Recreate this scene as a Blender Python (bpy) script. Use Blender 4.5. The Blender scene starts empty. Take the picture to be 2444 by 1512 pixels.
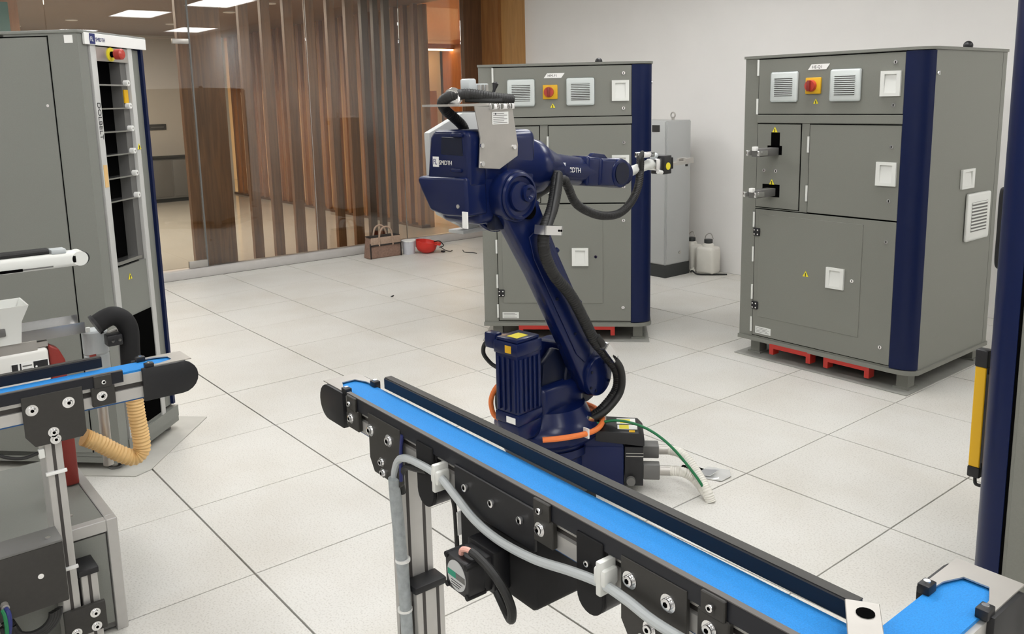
import bpy, bmesh, math, random
from mathutils import Matrix, Vector
random.seed(4)
PI = math.pi
scn = bpy.context.scene
COL = scn.collection

# ------------------------------------------------------------------ camera
CAM_R = ((0.6350431743, 0.7722099504, -0.0202967793),
         (0.1210652998, -0.1254421241, -0.9846864814),
         (-0.7629307701, 0.6228611932, -0.1731489939))
CAM_C = (3.144, -0.348, 1.499)
F_PX, CX, CY, W_PX, H_PX = 2051.754, 1236.083, 596.583, 2444.0, 1512.0
cam = bpy.data.cameras.new('camera')
cam.sensor_fit = 'HORIZONTAL'; cam.sensor_width = 36.0
cam.lens = F_PX / W_PX * 36.0
cam.shift_x = (W_PX / 2 - CX) / W_PX
cam.shift_y = -(H_PX / 2 - CY) / W_PX
cam.clip_start = 0.02; cam.clip_end = 200
cam_o = bpy.data.objects.new('camera', cam); COL.objects.link(cam_o)
r, dn, fw = (Vector(v) for v in CAM_R)
cam_o.matrix_world = Matrix(((r[0], -dn[0], -fw[0], CAM_C[0]), (r[1], -dn[1], -fw[1], CAM_C[1]),
                             (r[2], -dn[2], -fw[2], CAM_C[2]), (0, 0, 0, 1)))
scn.camera = cam_o

# ------------------------------------------------------------------ world, exposure
world = bpy.data.worlds.new('world'); scn.world = world
world.use_nodes = True
bg = world.node_tree.nodes['Background']
bg.inputs[0].default_value = (0.9, 0.95, 1.0, 1); bg.inputs[1].default_value = 0.05
scn.view_settings.view_transform = 'Standard'
try: scn.view_settings.look = 'None'
except Exception: pass
scn.view_settings.gamma = 1.0
scn.view_settings.use_curve_mapping = False
scn.view_settings.exposure = 0.0
LED_POWER = 13.4        # emission strength of the ceiling panels of the room
HALL_POWER = 60.0       # emission strength of the downlights of the hall

# ------------------------------------------------------------------ materials
MATS = {}
def mat(name, col, rough=0.5, metal=0.0, spec=0.5, coat=0.0, noise=0.0, nscale=30.0, bump=0.0, bscale=200.0,
        emit=None, estr=0.0, trans=0.0, alpha=1.0, coat_rough=0.08):
    m = bpy.data.materials.new(name); m.use_nodes = True
    nt = m.node_tree; b = nt.nodes['Principled BSDF']
    b.inputs['Base Color'].default_value = (*col, 1)
    b.inputs['Roughness'].default_value = rough
    b.inputs['Metallic'].default_value = metal
    b.inputs['Specular IOR Level'].default_value = spec
    b.inputs['Coat Weight'].default_value = coat
    b.inputs['Coat Roughness'].default_value = coat_rough
    b.inputs['Transmission Weight'].default_value = trans
    b.inputs['Alpha'].default_value = alpha
    if emit:
        b.inputs['Emission Color'].default_value = (*emit, 1); b.inputs['Emission Strength'].default_value = estr
    if noise > 0 or bump > 0:
        tc = nt.nodes.new('ShaderNodeTexCoord')
    if noise > 0:
        n = nt.nodes.new('ShaderNodeTexNoise'); n.inputs['Scale'].default_value = nscale; n.inputs['Detail'].default_value = 6
        nt.links.new(tc.outputs['Object'], n.inputs['Vector'])
        cr = nt.nodes.new('ShaderNodeValToRGB')
        cr.color_ramp.elements[0].position = 0.3; cr.color_ramp.elements[1].position = 0.7
        cr.color_ramp.elements[0].color = (*[max(0, c * (1 - noise)) for c in col], 1)
        cr.color_ramp.elements[1].color = (*[min(1, c * (1 + noise)) for c in col], 1)
        nt.links.new(n.outputs['Fac'], cr.inputs['Fac']); nt.links.new(cr.outputs['Color'], b.inputs['Base Color'])
    if bump > 0:
        n2 = nt.nodes.new('ShaderNodeTexNoise'); n2.inputs['Scale'].default_value = bscale
        nt.links.new(tc.outputs['Object'], n2.inputs['Vector'])
        bp = nt.nodes.new('ShaderNodeBump'); bp.inputs['Strength'].default_value = bump; bp.inputs['Distance'].default_value = 0.002
        nt.links.new(n2.outputs['Fac'], bp.inputs['Height']); nt.links.new(bp.outputs['Normal'], b.inputs['Normal'])
    MATS[name] = m
    return m

def wood(name, c0, c1, rough=0.4, axis='Z', scale=6.0):
    m = bpy.data.materials.new(name); m.use_nodes = True
    nt = m.node_tree; b = nt.nodes['Principled BSDF']; b.inputs['Roughness'].default_value = rough
    tc = nt.nodes.new('ShaderNodeTexCoord'); mp = nt.nodes.new('ShaderNodeMapping')
    s = {'Z': (scale * 6, scale * 6, scale * .35), 'X': (scale * .35, scale * 6, scale * 6), 'Y': (scale * 6, scale * .35, scale * 6)}[axis]
    mp.inputs['Scale'].default_value = s
    oi = nt.nodes.new('ShaderNodeObjectInfo')
    mlt = nt.nodes.new('ShaderNodeMath'); mlt.operation = 'MULTIPLY'; mlt.inputs[1].default_value = 40
    nt.links.new(oi.outputs['Random'], mlt.inputs[0])
    cmb = nt.nodes.new('ShaderNodeCombineXYZ')
    for k in range(3): nt.links.new(mlt.outputs[0], cmb.inputs[k])
    nt.links.new(cmb.outputs[0], mp.inputs['Location'])
    nt.links.new(tc.outputs['Object'], mp.inputs['Vector'])
    n = nt.nodes.new('ShaderNodeTexNoise'); n.inputs['Scale'].default_value = 1.0; n.inputs['Detail'].default_value = 8; n.inputs['Distortion'].default_value = 0.6
    nt.links.new(mp.outputs[0], n.inputs['Vector'])
    cr = nt.nodes.new('ShaderNodeValToRGB'); cr.color_ramp.elements[0].position = .32; cr.color_ramp.elements[1].position = .7
    cr.color_ramp.elements[0].color = (*c0, 1); cr.color_ramp.elements[1].color = (*c1, 1)
    nt.links.new(n.outputs['Fac'], cr.inputs['Fac']); nt.links.new(cr.outputs['Color'], b.inputs['Base Color'])
    MATS[name] = m
    return m

def emis(name, col, st):
    m = bpy.data.materials.new(name); m.use_nodes = True
    nt = m.node_tree
    for n in list(nt.nodes):
        if n.type == 'BSDF_PRINCIPLED': nt.nodes.remove(n)
    e = nt.nodes.new('ShaderNodeEmission'); e.inputs[0].default_value = (*col, 1); e.inputs[1].default_value = st
    nt.links.new(e.outputs[0], nt.nodes['Material Output'].inputs[0])
    MATS[name] = m
    return m

# floor tile: high pressure laminate with fine speckle and faint stains
def tile_mat():
    m = bpy.data.materials.new('floor_laminate'); m.use_nodes = True
    nt = m.node_tree; b = nt.nodes['Principled BSDF']
    tc = nt.nodes.new('ShaderNodeTexCoord'); oi = nt.nodes.new('ShaderNodeObjectInfo')
    add = nt.nodes.new('ShaderNodeVectorMath'); add.operation = 'ADD'
    nt.links.new(tc.outputs['Object'], add.inputs[0]); nt.links.new(oi.outputs['Location'], add.inputs[1])
    n1 = nt.nodes.new('ShaderNodeTexNoise'); n1.inputs['Scale'].default_value = 160; n1.inputs['Detail'].default_value = 3
    n2 = nt.nodes.new('ShaderNodeTexNoise'); n2.inputs['Scale'].default_value = 2.3; n2.inputs['Detail'].default_value = 5
    for n in (n1, n2): nt.links.new(add.outputs[0], n.inputs['Vector'])
    c1 = nt.nodes.new('ShaderNodeValToRGB'); c1.color_ramp.elements[0].position = .28; c1.color_ramp.elements[1].position = .5
    c1.color_ramp.elements[0].color = (.50, .485, .45, 1); c1.color_ramp.elements[1].color = (.645, .635, .60, 1)
    nt.links.new(n1.outputs['Fac'], c1.inputs['Fac'])
    c2 = nt.nodes.new('ShaderNodeValToRGB'); c2.color_ramp.elements[0].position = .25; c2.color_ramp.elements[1].position = .6
    c2.color_ramp.elements[0].color = (.90, .88, .85, 1); c2.color_ramp.elements[1].color = (1, 1, 1, 1)
    nt.links.new(n2.outputs['Fac'], c2.inputs['Fac'])
    mx = nt.nodes.new('ShaderNodeMix'); mx.data_type = 'RGBA'; mx.blend_type = 'MULTIPLY'; mx.inputs['Factor'].default_value = 1
    nt.links.new(c1.outputs[0], mx.inputs[6]); nt.links.new(c2.outputs[0], mx.inputs[7])
    nt.links.new(mx.outputs[2], b.inputs['Base Color'])
    b.inputs['Roughness'].default_value = .42; b.inputs['Specular IOR Level'].default_value = .35
    MATS['tile'] = m
tile_mat()
def glass_mat():
    m = bpy.data.materials.new('window_glass'); m.use_nodes = True
    nt = m.node_tree
    for n in list(nt.nodes):
        if n.type == 'BSDF_PRINCIPLED': nt.nodes.remove(n)
    t = nt.nodes.new('ShaderNodeBsdfTransparent'); t.inputs[0].default_value = (.90, .91, .90, 1)
    g = nt.nodes.new('ShaderNodeBsdfGlossy'); g.inputs['Roughness'].default_value = .01
    f = nt.nodes.new('ShaderNodeFresnel'); f.inputs[0].default_value = 1.55
    mu = nt.nodes.new('ShaderNodeMath'); mu.operation = 'MULTIPLY'; mu.inputs[1].default_value = 1.5; mu.use_clamp = True
    nt.links.new(f.outputs[0], mu.inputs[0])
    mx = nt.nodes.new('ShaderNodeMixShader')
    nt.links.new(mu.outputs[0], mx.inputs[0]); nt.links.new(t.outputs[0], mx.inputs[1]); nt.links.new(g.outputs[0], mx.inputs[2])
    nt.links.new(mx.outputs[0], nt.nodes['Material Output'].inputs[0])
    MATS['glass'] = m
glass_mat()

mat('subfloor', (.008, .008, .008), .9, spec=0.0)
mat('wall', (.82, .805, .785), .75, noise=.015, nscale=3, bump=.05, bscale=60)
mat('ceiling', (.75, .74, .72), .8)
mat('curb', (.50, .48, .46), .45, noise=.06, nscale=8)
mat('grey', (.195, .197, .174), .45, noise=.035, nscale=260, bump=.12, bscale=700)
mat('grey_light', (.50, .50, .485), .45, noise=.02, nscale=200)
mat('grey_side', (.205, .210, .192), .45, noise=.035, nscale=260, bump=.12, bscale=700)
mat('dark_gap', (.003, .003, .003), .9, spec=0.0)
mat('column_blue', (.0042, .0100, .050), .34, spec=.22)
mat('robot_blue', (.0035, .0095, .058), .27, spec=.26, coat=.06, bump=.02, bscale=40)
mat('robot_dark', (.003, .006, .022), .38, spec=.3)
mat('belt', (.008, .215, .60), .7, noise=.12, nscale=420, bump=.5, bscale=900)
mat('belt_edge', (.02, .10, .28), .6)
mat('black', (.007, .007, .009), .45, noise=.15, nscale=120)
mat('black_matte', (.010, .010, .011), .7, spec=.3)
mat('guide', (.010, .011, .016), .42, spec=.35)
mat('guide_top', (.10, .092, .085), .45)
mat('rubber', (.009, .009, .009), .55, bump=.2, bscale=300)
mat('alu', (.50, .49, .47), .42, metal=.45, noise=.03, nscale=30)
mat('alu_slot', (.05, .045, .042), .6)
mat('steel', (.46, .44, .41), .38, metal=.6, noise=.05, nscale=14)
mat('steel_bright', (.78, .78, .78), .18, metal=.95)
mat('chrome', (.85, .85, .86), .10, metal=1.0)
mat('plate_dark', (.028, .026, .023), .5, noise=.08, nscale=90)
mat('plastic_white', (.72, .73, .70), .45)
mat('vent_white', (.60, .64, .63), .5)
mat('white', (.82, .82, .80), .5)
mat('paper', (.86, .86, .84), .7)
mat('ink', (.012, .012, .014), .6)
mat('ink_blue', (.012, .02, .13), .5)
mat('yellow', (.70, .40, .006), .45)
mat('label_yellow', (.82, .70, .03), .5)
mat('red', (.42, .022, .014), .45)
mat('red_dark', (.24, .025, .018), .4)
mat('red_knob', (.48, .05, .035), .35)
mat('orange', (.80, .20, .045), .5)
mat('green', (.004, .15, .05), .5)
mat('green_label', (.01, .26, .16), .5)
mat('tan', (.72, .47, .20), .5, noise=.05, nscale=20)
mat('cable_grey', (.48, .51, .52), .45)
mat('cable_clear', (.34, .37, .38), .35, noise=.2, nscale=60)
mat('plinth', (.030, .033, .033), .6)
mat('cabinet_pale', (.46, .47, .465), .5)
mat('mat_plate', (.30, .30, .275), .55, noise=.1, nscale=10)
mat('mat_plate_light', (.47, .46, .42), .55, noise=.06, nscale=10)
mat('jerry', (.70, .68, .62), .4, noise=.03, nscale=12)
mat('bag', (.25, .155, .115), .8, noise=.18, nscale=60)
mat('bag_light', (.38, .27, .20), .8, noise=.12, nscale=60)
mat('bag_dark', (.02, .015, .013), .7)
mat('helmet', (.62, .03, .02), .3)
mat('tub', (.55, .56, .60), .35)
mat('socket', (.03, .03, .03), .5)
mat('hall_floor', (.60, .575, .51), .10, spec=.6, noise=.04, nscale=1.5)
mat('cream', (.66, .58, .46), .7)
mat('cream_grey', (.56, .54, .49), .7)
mat('furn_grey', (.13, .128, .122), .5)
mat('teal', (.12, .24, .21), .5)
mat('leaf', (.22, .25, .07), .6)
mat('motor_label', (.50, .51, .51), .4)
mat('feeder_white', (.74, .735, .70), .4)
mat('foil', (.75, .76, .76), .15, metal=.6)
mat('pink', (.75, .40, .33), .5)
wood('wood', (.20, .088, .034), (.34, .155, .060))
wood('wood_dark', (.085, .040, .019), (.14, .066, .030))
wood('wood_orange', (.36, .135, .045), (.50, .20, .070))
wood('wood_mid', (.22, .09, .028), (.33, .15, .05))
wood('wood_light', (.36, .18, .055), (.47, .25, .085))
wood('wood_ceiling', (.15, .085, .050), (.22, .125, .075), axis='Y')
emis('led', (1.0, .995, .985), LED_POWER)
emis('hall_lamp_and_fill', (1.0, .84, .62), HALL_POWER)
emis('strip', (1.0, .74, .42), 3.2)
emis('cove', (1.0, .66, .34), 14.0)

# ------------------------------------------------------------------ helpers
def M_(n): return MATS[n] if isinstance(n, str) else n
def T(x, y, z): return Matrix.Translation((x, y, z))
def RZ(a): return Matrix.Rotation(math.radians(a), 4, 'Z')
def RX(a): return Matrix.Rotation(math.radians(a), 4, 'X')
def RY(a): return Matrix.Rotation(math.radians(a), 4, 'Y')
def frame(o, x, y, z):
    x, y, z = Vector(x), Vector(y), Vector(z)
    return Matrix(((x[0], y[0], z[0], o[0]), (x[1], y[1], z[1], o[1]), (x[2], y[2], z[2], o[2]), (0, 0, 0, 1)))

class MB:
    """collects shapes in one bmesh"""
    def __init__(self, M=None):
        self.bm = bmesh.new(); self.M = M or Matrix()
    def _add(self, geom_bm, M=None):
        me = bpy.data.meshes.new('tmp'); geom_bm.to_mesh(me); geom_bm.free()
        me.transform(self.M @ (M or Matrix()))
        self.bm.from_mesh(me); bpy.data.meshes.remove(me)
        return self
    def box(self, x0, x1, y0, y1, z0, z1, bev=0.0, seg=2, M=None):
        b = bmesh.new(); bmesh.ops.create_cube(b, size=1)
        for v in b.verts:
            v.co = Vector(((x0 + x1) / 2 + v.co.x * (x1 - x0), (y0 + y1) / 2 + v.co.y * (y1 - y0), (z0 + z1) / 2 + v.co.z * (z1 - z0)))
        if bev > 0: bmesh.ops.bevel(b, geom=list(b.edges), offset=bev, segments=seg, profile=.5, affect='EDGES')
        return self._add(b, M)
    def cyl(self, p0, p1, r0, r1=None, n=24, M=None, bev=0.0):
        p0, p1 = Vector(p0), Vector(p1); r1 = r0 if r1 is None else r1
        d = p1 - p0; b = bmesh.new()
        bmesh.ops.create_cone(b, cap_ends=True, segments=n, radius1=r0, radius2=r1, depth=d.length)
        if bev > 0:
            es = [e for e in b.edges if any(len(f.verts) > 4 for f in e.link_faces)]
            bmesh.ops.bevel(b, geom=es, offset=bev, segments=2, profile=.5, affect='EDGES')
        q = d.to_track_quat('Z', 'Y').to_matrix().to_4x4()
        bmesh.ops.transform(b, matrix=T(*((p0 + p1) / 2)) @ q, verts=b.verts)
        return self._add(b, M)
    def sph(self, c, r, sc=(1, 1, 1), n=20, M=None):
        b = bmesh.new(); bmesh.ops.create_uvsphere(b, u_segments=n, v_segments=n // 2, radius=r)
        for v in b.verts: v.co = Vector((c[0] + v.co.x * sc[0], c[1] + v.co.y * sc[1], c[2] + v.co.z * sc[2]))
        return self._add(b, M)
    def prism(self, pts, org, ux, uy, th, bev=0.0, seg=2, M=None):
        """polygon pts (2d) in plane org+ux*a+uy*b, extruded by th along ux x uy"""
        ux, uy = Vector(ux), Vector(uy); n = ux.cross(uy).normalized(); org = Vector(org)
        b = bmesh.new()
        lo = [b.verts.new(org + ux * p[0] + uy * p[1]) for p in pts]
        hi = [b.verts.new(org + ux * p[0] + uy * p[1] + n * th) for p in pts]
        k = len(pts)
        b.faces.new(list(reversed(lo))); b.faces.new(hi)
        for i in range(k): b.faces.new((lo[i], lo[(i + 1) % k], hi[(i + 1) % k], hi[i]))
        bmesh.ops.recalc_face_normals(b, faces=b.faces)
        if bev > 0: bmesh.ops.bevel(b, geom=list(b.edges), offset=bev, segments=seg, profile=.5, affect='EDGES')
        return self._add(b, M)
    def lathe(self, prof, p0, axis, n=32, M=None):
        """prof: list of (r, h) along axis from p0"""
        b = bmesh.new(); rings = []
        for (r, h) in prof:
            rings.append([b.verts.new((max(r, 1e-5) * math.cos(2 * PI * i / n), max(r, 1e-5) * math.sin(2 * PI * i / n), h)) for i in range(n)])
        for a, c in zip(rings[:-1], rings[1:]):
            for i in range(n): b.faces.new((a[i], a[(i + 1) % n], c[(i + 1) % n], c[i]))
        b.faces.new(list(reversed(rings[0]))); b.faces.new(rings[-1])
        bmesh.ops.recalc_face_normals(b, faces=b.faces)
        q = Vector(axis).to_track_quat('Z', 'Y').to_matrix().to_4x4()
        bmesh.ops.transform(b, matrix=T(*p0) @ q, verts=b.verts)
        return self._add(b, M)
    def tube(self, pts, rad, n=12, sub=8, smooth=True, ribs=0.0, rib_len=.006, M=None):
        """round hose through pts (catmull-rom); rad a number; ribs>0 corrugates it"""
        P = [Vector(p) for p in pts]
        if smooth and len(P) > 2:
            Q = [2 * P[0] - P[1]] + P + [2 * P[-1] - P[-2]]; out = []
            for i in range(1, len(Q) - 2):
                seg = (Q[i + 1] - Q[i]).length
                k = max(sub, int(seg / (rib_len / 2))) if ribs > 0 else sub
                for j in range(k):
                    t = j / k; t2, t3 = t * t, t * t * t
                    out.append(.5 * ((2 * Q[i]) + (-Q[i - 1] + Q[i + 1]) * t + (2 * Q[i - 1] - 5 * Q[i] + 4 * Q[i + 1] - Q[i + 2]) * t2 + (-Q[i - 1] + 3 * Q[i] - 3 * Q[i + 1] + Q[i + 2]) * t3))
            out.append(P[-1]); P = out
        b = bmesh.new(); rings = []; up = Vector((0, 0, 1))
        t0 = (P[1] - P[0]).normalized()
        nrm = t0.orthogonal().normalized()
        for i, p in enumerate(P):
            t = (P[min(i + 1, len(P) - 1)] - P[max(i - 1, 0)]).normalized()
            nrm = (nrm - t * nrm.dot(t)).normalized(); bn = t.cross(nrm)
            rr = rad * (1 + (ribs if i % 2 else -ribs)) if ribs > 0 else rad
            rings.append([b.verts.new(p + (nrm * math.cos(2 * PI * k / n) + bn * math.sin(2 * PI * k / n)) * rr) for k in range(n)])
        for a, c in zip(rings[:-1], rings[1:]):
            for i in range(n): b.faces.new((a[i], a[(i + 1) % n], c[(i + 1) % n], c[i]))
        b.faces.new(list(reversed(rings[0]))); b.faces.new(rings[-1])
        bmesh.ops.recalc_face_normals(b, faces=b.faces)
        return self._add(b, M)
    def build(self, name, m, parent=None, label=None, flat=False):
        me = bpy.data.meshes.new(name); self.bm.to_mesh(me); self.bm.free()
        if not flat:
            for p in me.polygons: p.use_smooth = True
            try: me.set_sharp_from_angle(angle=math.radians(32))
            except Exception: pass
        me.materials.append(M_(m))
        o = bpy.data.objects.new(name, me); COL.objects.link(o)
        if parent is not None: o.parent = parent
        if label: o['label'] = label
        return o

def thing(name, label, cat, M=None, group=None):
    o = bpy.data.objects.new(name, None); COL.objects.link(o); o.empty_display_size = .1
    if M is not None: o.matrix_world = M
    o['label'] = label; o['category'] = cat
    if group: o['group'] = group
    return o
def tag(o, label, cat, group=None):
    o['label'] = label; o['category'] = cat
    if group: o['group'] = group
    return o
def struct(o): o['kind'] = 'structure'; return o
def inst(src, parent, M, name=None):
    c = src.copy(); COL.objects.link(c); c.parent = parent; c.matrix_local = M
    return c
def text(name, s, size, M, m, parent, ext=.0004, align='LEFT', sx=1.0):
    cu = bpy.data.curves.new(name, 'FONT'); cu.body = s; cu.size = size; cu.extrude = ext; cu.align_x = align
    cu.resolution_u = 3
    t = bpy.data.objects.new('tmp_text', cu); COL.objects.link(t)
    bpy.context.view_layer.update()
    me = bpy.data.meshes.new_from_object(t.evaluated_get(bpy.context.evaluated_depsgraph_get()))
    bpy.data.objects.remove(t); bpy.data.curves.remove(cu)
    me.materials.clear(); me.materials.append(M_(m)); me.name = name
    me.transform(M @ Matrix.Diagonal((sx, 1, 1, 1)))
    o = bpy.data.objects.new(name, me); COL.objects.link(o); o.parent = parent
    return o

# ================================================================== THE ROOM
GX = -4.50           # glass line
WY = 5.585           # white wall
RX0, RX1, RY0, CEIL = -4.42, 5.2, -3.0, 2.8

fl = struct(MB().box(RX0 - .2, RX1 + .1, RY0 - .1, WY + .1, -.06, -.018).build('floor', 'subfloor'))
fl['label'] = 'raised floor of large off-white laminate tiles with black joints'
GAPX, GAPY = .0065, .0048
tile_cache = {}
def tile_mesh(w, d):
    k = (round(w, 3), round(d, 3))
    if k not in tile_cache:
        o = MB().box(-w / 2, w / 2, -d / 2, d / 2, -.020, 0, bev=.0008, seg=1).build('floor_tile', 'tile', flat=True)
        tile_cache[k] = o.data; bpy.data.objects.remove(o)
    return tile_cache[k]
i0, i1 = math.floor(RX0 / .6), math.ceil(RX1 / .6)
j0, j1 = math.floor(RY0 / .6), math.ceil(WY / .6)
HOLE = (1.085, 2.275)
for i in range(i0, i1):
    for j in range(j0, j1):
        x0, x1 = max(i * .6, RX0), min((i + 1) * .6, RX1)
        y0, y1 = max(j * .6, RY0), min((j + 1) * .6, WY)
        if x1 - x0 < .02 or y1 - y0 < .02: continue
        w, d = x1 - x0 - GAPY, y1 - y0 - GAPX
        o = bpy.data.objects.new('floor_tile', tile_mesh(w, d)); COL.objects.link(o)
        o.parent = fl; o.location = ((x0 + x1) / 2, (y0 + y1) / 2, random.uniform(-.0005, .0003))

struct(MB().box(-4.02, RX1, WY, WY + .15, 0, CEIL).build('wall_back', 'wall'))
struct(MB().box(RX1, RX1 + .15, RY0, WY + .15, 0, CEIL).build('wall_right', 'wall'))
struct(MB().box(RX0, RX1 + .15, RY0 - .15, RY0, 0, CEIL).build('wall_front', 'wall'))
struct(MB().box(-4.7, RX1 + .15, RY0 - .15, WY + .15, CEIL, CEIL + .1).build('ceiling', 'ceiling'))
struct(MB().box(-4.56, -4.42, RY0, 5.44, 0, .075, bev=.004).build('baseboard_left', 'curb'))
# wooden corner cladding between glass and white wall
ws = struct(MB().box(-4.50, -4.44, 5.165, 5.40, 0, CEIL).build('trim_1', 'wood_dark'))
struct(MB().box(-4.50, -4.145, 5.40, WY + .1, 0, CEIL).build('trim_2', 'wood_mid'))
struct(MB().box(-4.142, -3.93, 5.435, WY + .1, 0, CEIL).build('trim_3', 'wood_light'))

# glass front: panes, door, fittings
win = bpy.data.objects.new('window_1', None); COL.objects.link(win); struct(win); win.location = (GX, 0, 0)
win['label'] = 'full height frameless glass partition towards the hall'
for (y0, y1, z0, z1) in ((-2.98, -.5, .075, CEIL), (-.497, 1.20, .075, CEIL), (1.203, 2.292, 2.064, CEIL), (2.30, 3.38, .075, CEIL), (3.384, 4.395, .075, CEIL), (4.40, 5.165, .075, CEIL)):
    MB().box(-.006, .006, y0, y1, z0, z1).build('pane', 'glass', win)
MB().box(-.007, .007, 2.2895, 2.3025, .075, CEIL).build('glass_joint', 'furn_grey', win)
MB().box(-.007, .007, 3.381, 3.3835, .075, CEIL).build('glass_joint', 'curb', win)
MB().box(-.007, .007, 4.3955, 4.3995, .075, CEIL).build('glass_joint', 'furn_grey', win)
door = bpy.data.objects.new('door_1', None); COL.objects.link(door); struct(door); door.location = (GX, 0, 0)
door['label'] = 'frameless glass door with steel patch fittings'
MB().box(-.006, .006, 1.206, 2.286, .09, 2.06).build('pane', 'glass', door)
MB().box(-.016, .016, 2.15, 2.286, 2.02, 2.062, bev=.002).build('patch_fitting', 'steel', door)
MB().box(-.016, .016, 2.13, 2.292, .078, .14, bev=.002).build('patch_fitting', 'steel', door)

# ceiling LED panels of the room
def led_panel(x, y, label, w=1.0, d=.58):
    t = thing('ceiling_light', label, 'ceiling light', T(x, y, CEIL), 'ceiling light panels of the lab')
    MB().box(-w / 2, w / 2, -d / 2, d / 2, -.012, 0).build('diffuser', 'led', t)
    f = MB()
    f.box(-w / 2 - .02, w / 2 + .02, -d / 2 - .02, -d / 2, -.02, 0); f.box(-w / 2 - .02, w / 2 + .02, d / 2, d / 2 + .02, -.02, 0)
    f.box(-w / 2 - .02, -w / 2, -d / 2, d / 2, -.02, 0); f.box(w / 2, w / 2 + .02, -d / 2, d / 2, -.02, 0)
    f.build('frame', 'white', t)
led_panel(.88, 3.5, 'white LED panel mirrored in the glass above the left cabinet')
led_panel(-.95, 3.95, 'white LED panel mirrored at the top edge of the glass')
for (x, y) in ((-2.9, 3.2), (-2.9, 1.0), (-1.1, 1.2), (.88, 1.3), (2.7, 1.3), (4.4, 1.5), (4.35, 3.4), (3.2, 5.0), (4.4, -1.1), (2.2, -1.1), (-.3, -1.1), (-2.9, -1.1)):  # out of view; rear right panels added to brighten cabinet side and back wall
    led_panel(x, y, 'white LED panel out of view, placed to light the lab')

# ================================================================== THE HALL BEYOND THE GLASS
HC = 2.60
hf = struct(MB().box(-18, -4.56, -5, 13, -.05, -.001).build('hall_floor', 'hall_floor'))
struct(MB().box(-18, -4.56, -5, 5.3, HC, HC + .1).build('hall_ceiling', 'wood_ceiling'))
struct(MB().box(-18, -4.56, 5.3, 13, 2.75, 2.85).build('hall_ceiling_warm', 'wood_orange'))
struct(MB().box(-11.45, -11.3, -5, 5.22, 0, HC).build('wall_hall', 'cream_grey'))
struct(MB().box(-18, -17.85, -5, 13, 0, 3).build('wall_hall_end', 'cream'))
struct(MB().box(-18, -4.0, 12.8, 13, 0, 3).build('wall_hall_side', 'wood_orange'))
struct(MB().box(-18, -4.56, -5.15, -5, 0, 3).build('wall_hall_near', 'cream_grey'))

# slat screen right behind the glass
sc = thing('slat_screen', 'row of tall brown wooden slats standing close behind the glass partition', 'screen', T(-4.66, 0, 0))
MB().box(-.03, .03, 2.24, 2.625, 0, HC).build('panel', 'wood', sc)
MB().box(-.035, .035, 2.625, 4.40, 0, .05).build('base_rail', 'wood', sc)
slat = None
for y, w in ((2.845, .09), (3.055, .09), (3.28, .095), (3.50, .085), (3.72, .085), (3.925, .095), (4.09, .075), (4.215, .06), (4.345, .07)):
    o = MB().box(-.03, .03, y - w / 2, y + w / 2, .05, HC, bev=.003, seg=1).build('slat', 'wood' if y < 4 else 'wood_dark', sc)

# slat wall receding along the hall, lit from behind
sw = thing('slat_wall', 'lit wall of narrow brown slats running away down the hall', 'slat wall', T(0, 5.22, 0))
MB().box(-11.3, -5.45, .10, .16, 0, HC).build('backing_panel', 'wood_light', sw)
MB().box(-11.3, -5.45, -.02, .10, 0, .03).build('base_rail', 'wood_dark', sw)
sl0 = None
k = 0; x = -5.50
while x > -11.2:
    if sl0 is None:
        sl0 = MB().box(-.035, .035, -.02, .04, .03, HC, bev=.003, seg=1).build('slat', 'wood', sw); sl0.location = (x, 0, 0)
    else:
        o = sl0.copy(); COL.objects.link(o); o.parent = sw; o.location = (x, 0, 0)
    if k % 2 == 0 and x < -5.6:
        s_ = MB().box(-.008, .008, .085, .099, .06, 1.7).build('light_strip', 'strip', sw); s_.location = (x + .10, 0, 0)
    k += 1; x -= .215

# hall downlights, then fill lights added without fixtures
def downlight(x, y, z, label):
    t = thing('downlight', label, 'downlight', T(x, y, z), 'downlights of the hall')
    MB().cyl((0, 0, -.006), (0, 0, 0), .055, n=20).build('lamp', 'hall_lamp_and_fill', t)
    MB().lathe([(.057, -.012), (.072, -.010), (.072, 0), (.057, 0)], (0, 0, 0), (0, 0, 1), n=20).build('ring', 'white', t)
for (x, y, lb) in ((-9.1, 2.43, 'small round downlight above the left grey machine'), (-9.15, 3.68, 'small round downlight above the glass door'),
                   (-7.3, 3.77, 'small round downlight right of the big ceiling reflection'), (-6.2, 3.80, 'small round downlight at the top edge above the slats')):
    downlight(x, y, HC, lb)
for (x, y) in ((-7.2, 1.2), (-5.6, .2), (-9.2, .8), (-5.6, 2.0), (-7.2, -1.0), (-10.3, 4.4), (-10.3, 2.0)):
    downlight(x, y, HC, 'small round downlight in the brown hall ceiling')
def hall_fill(x, y, z, sx, sy, w, col):  # area fill under the hall ceiling, added without a fixture to brighten the hall
    l = bpy.data.lights.new('hall_lamp_and_fill', 'AREA'); l.shape = 'RECTANGLE'; l.size = sx; l.size_y = sy; l.energy = w; l.color = col
    o = bpy.data.objects.new('hall_lamp_and_fill', l); COL.objects.link(o); o.location = (x, y, z)
hall_fill(-7.5, 2.2, 2.55, 4.5, 3.0, 215, (1, .86, .70))
hall_fill(-9.0, 8.0, 2.70, 5.0, 4.0, 420, (1, .72, .38))

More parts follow.
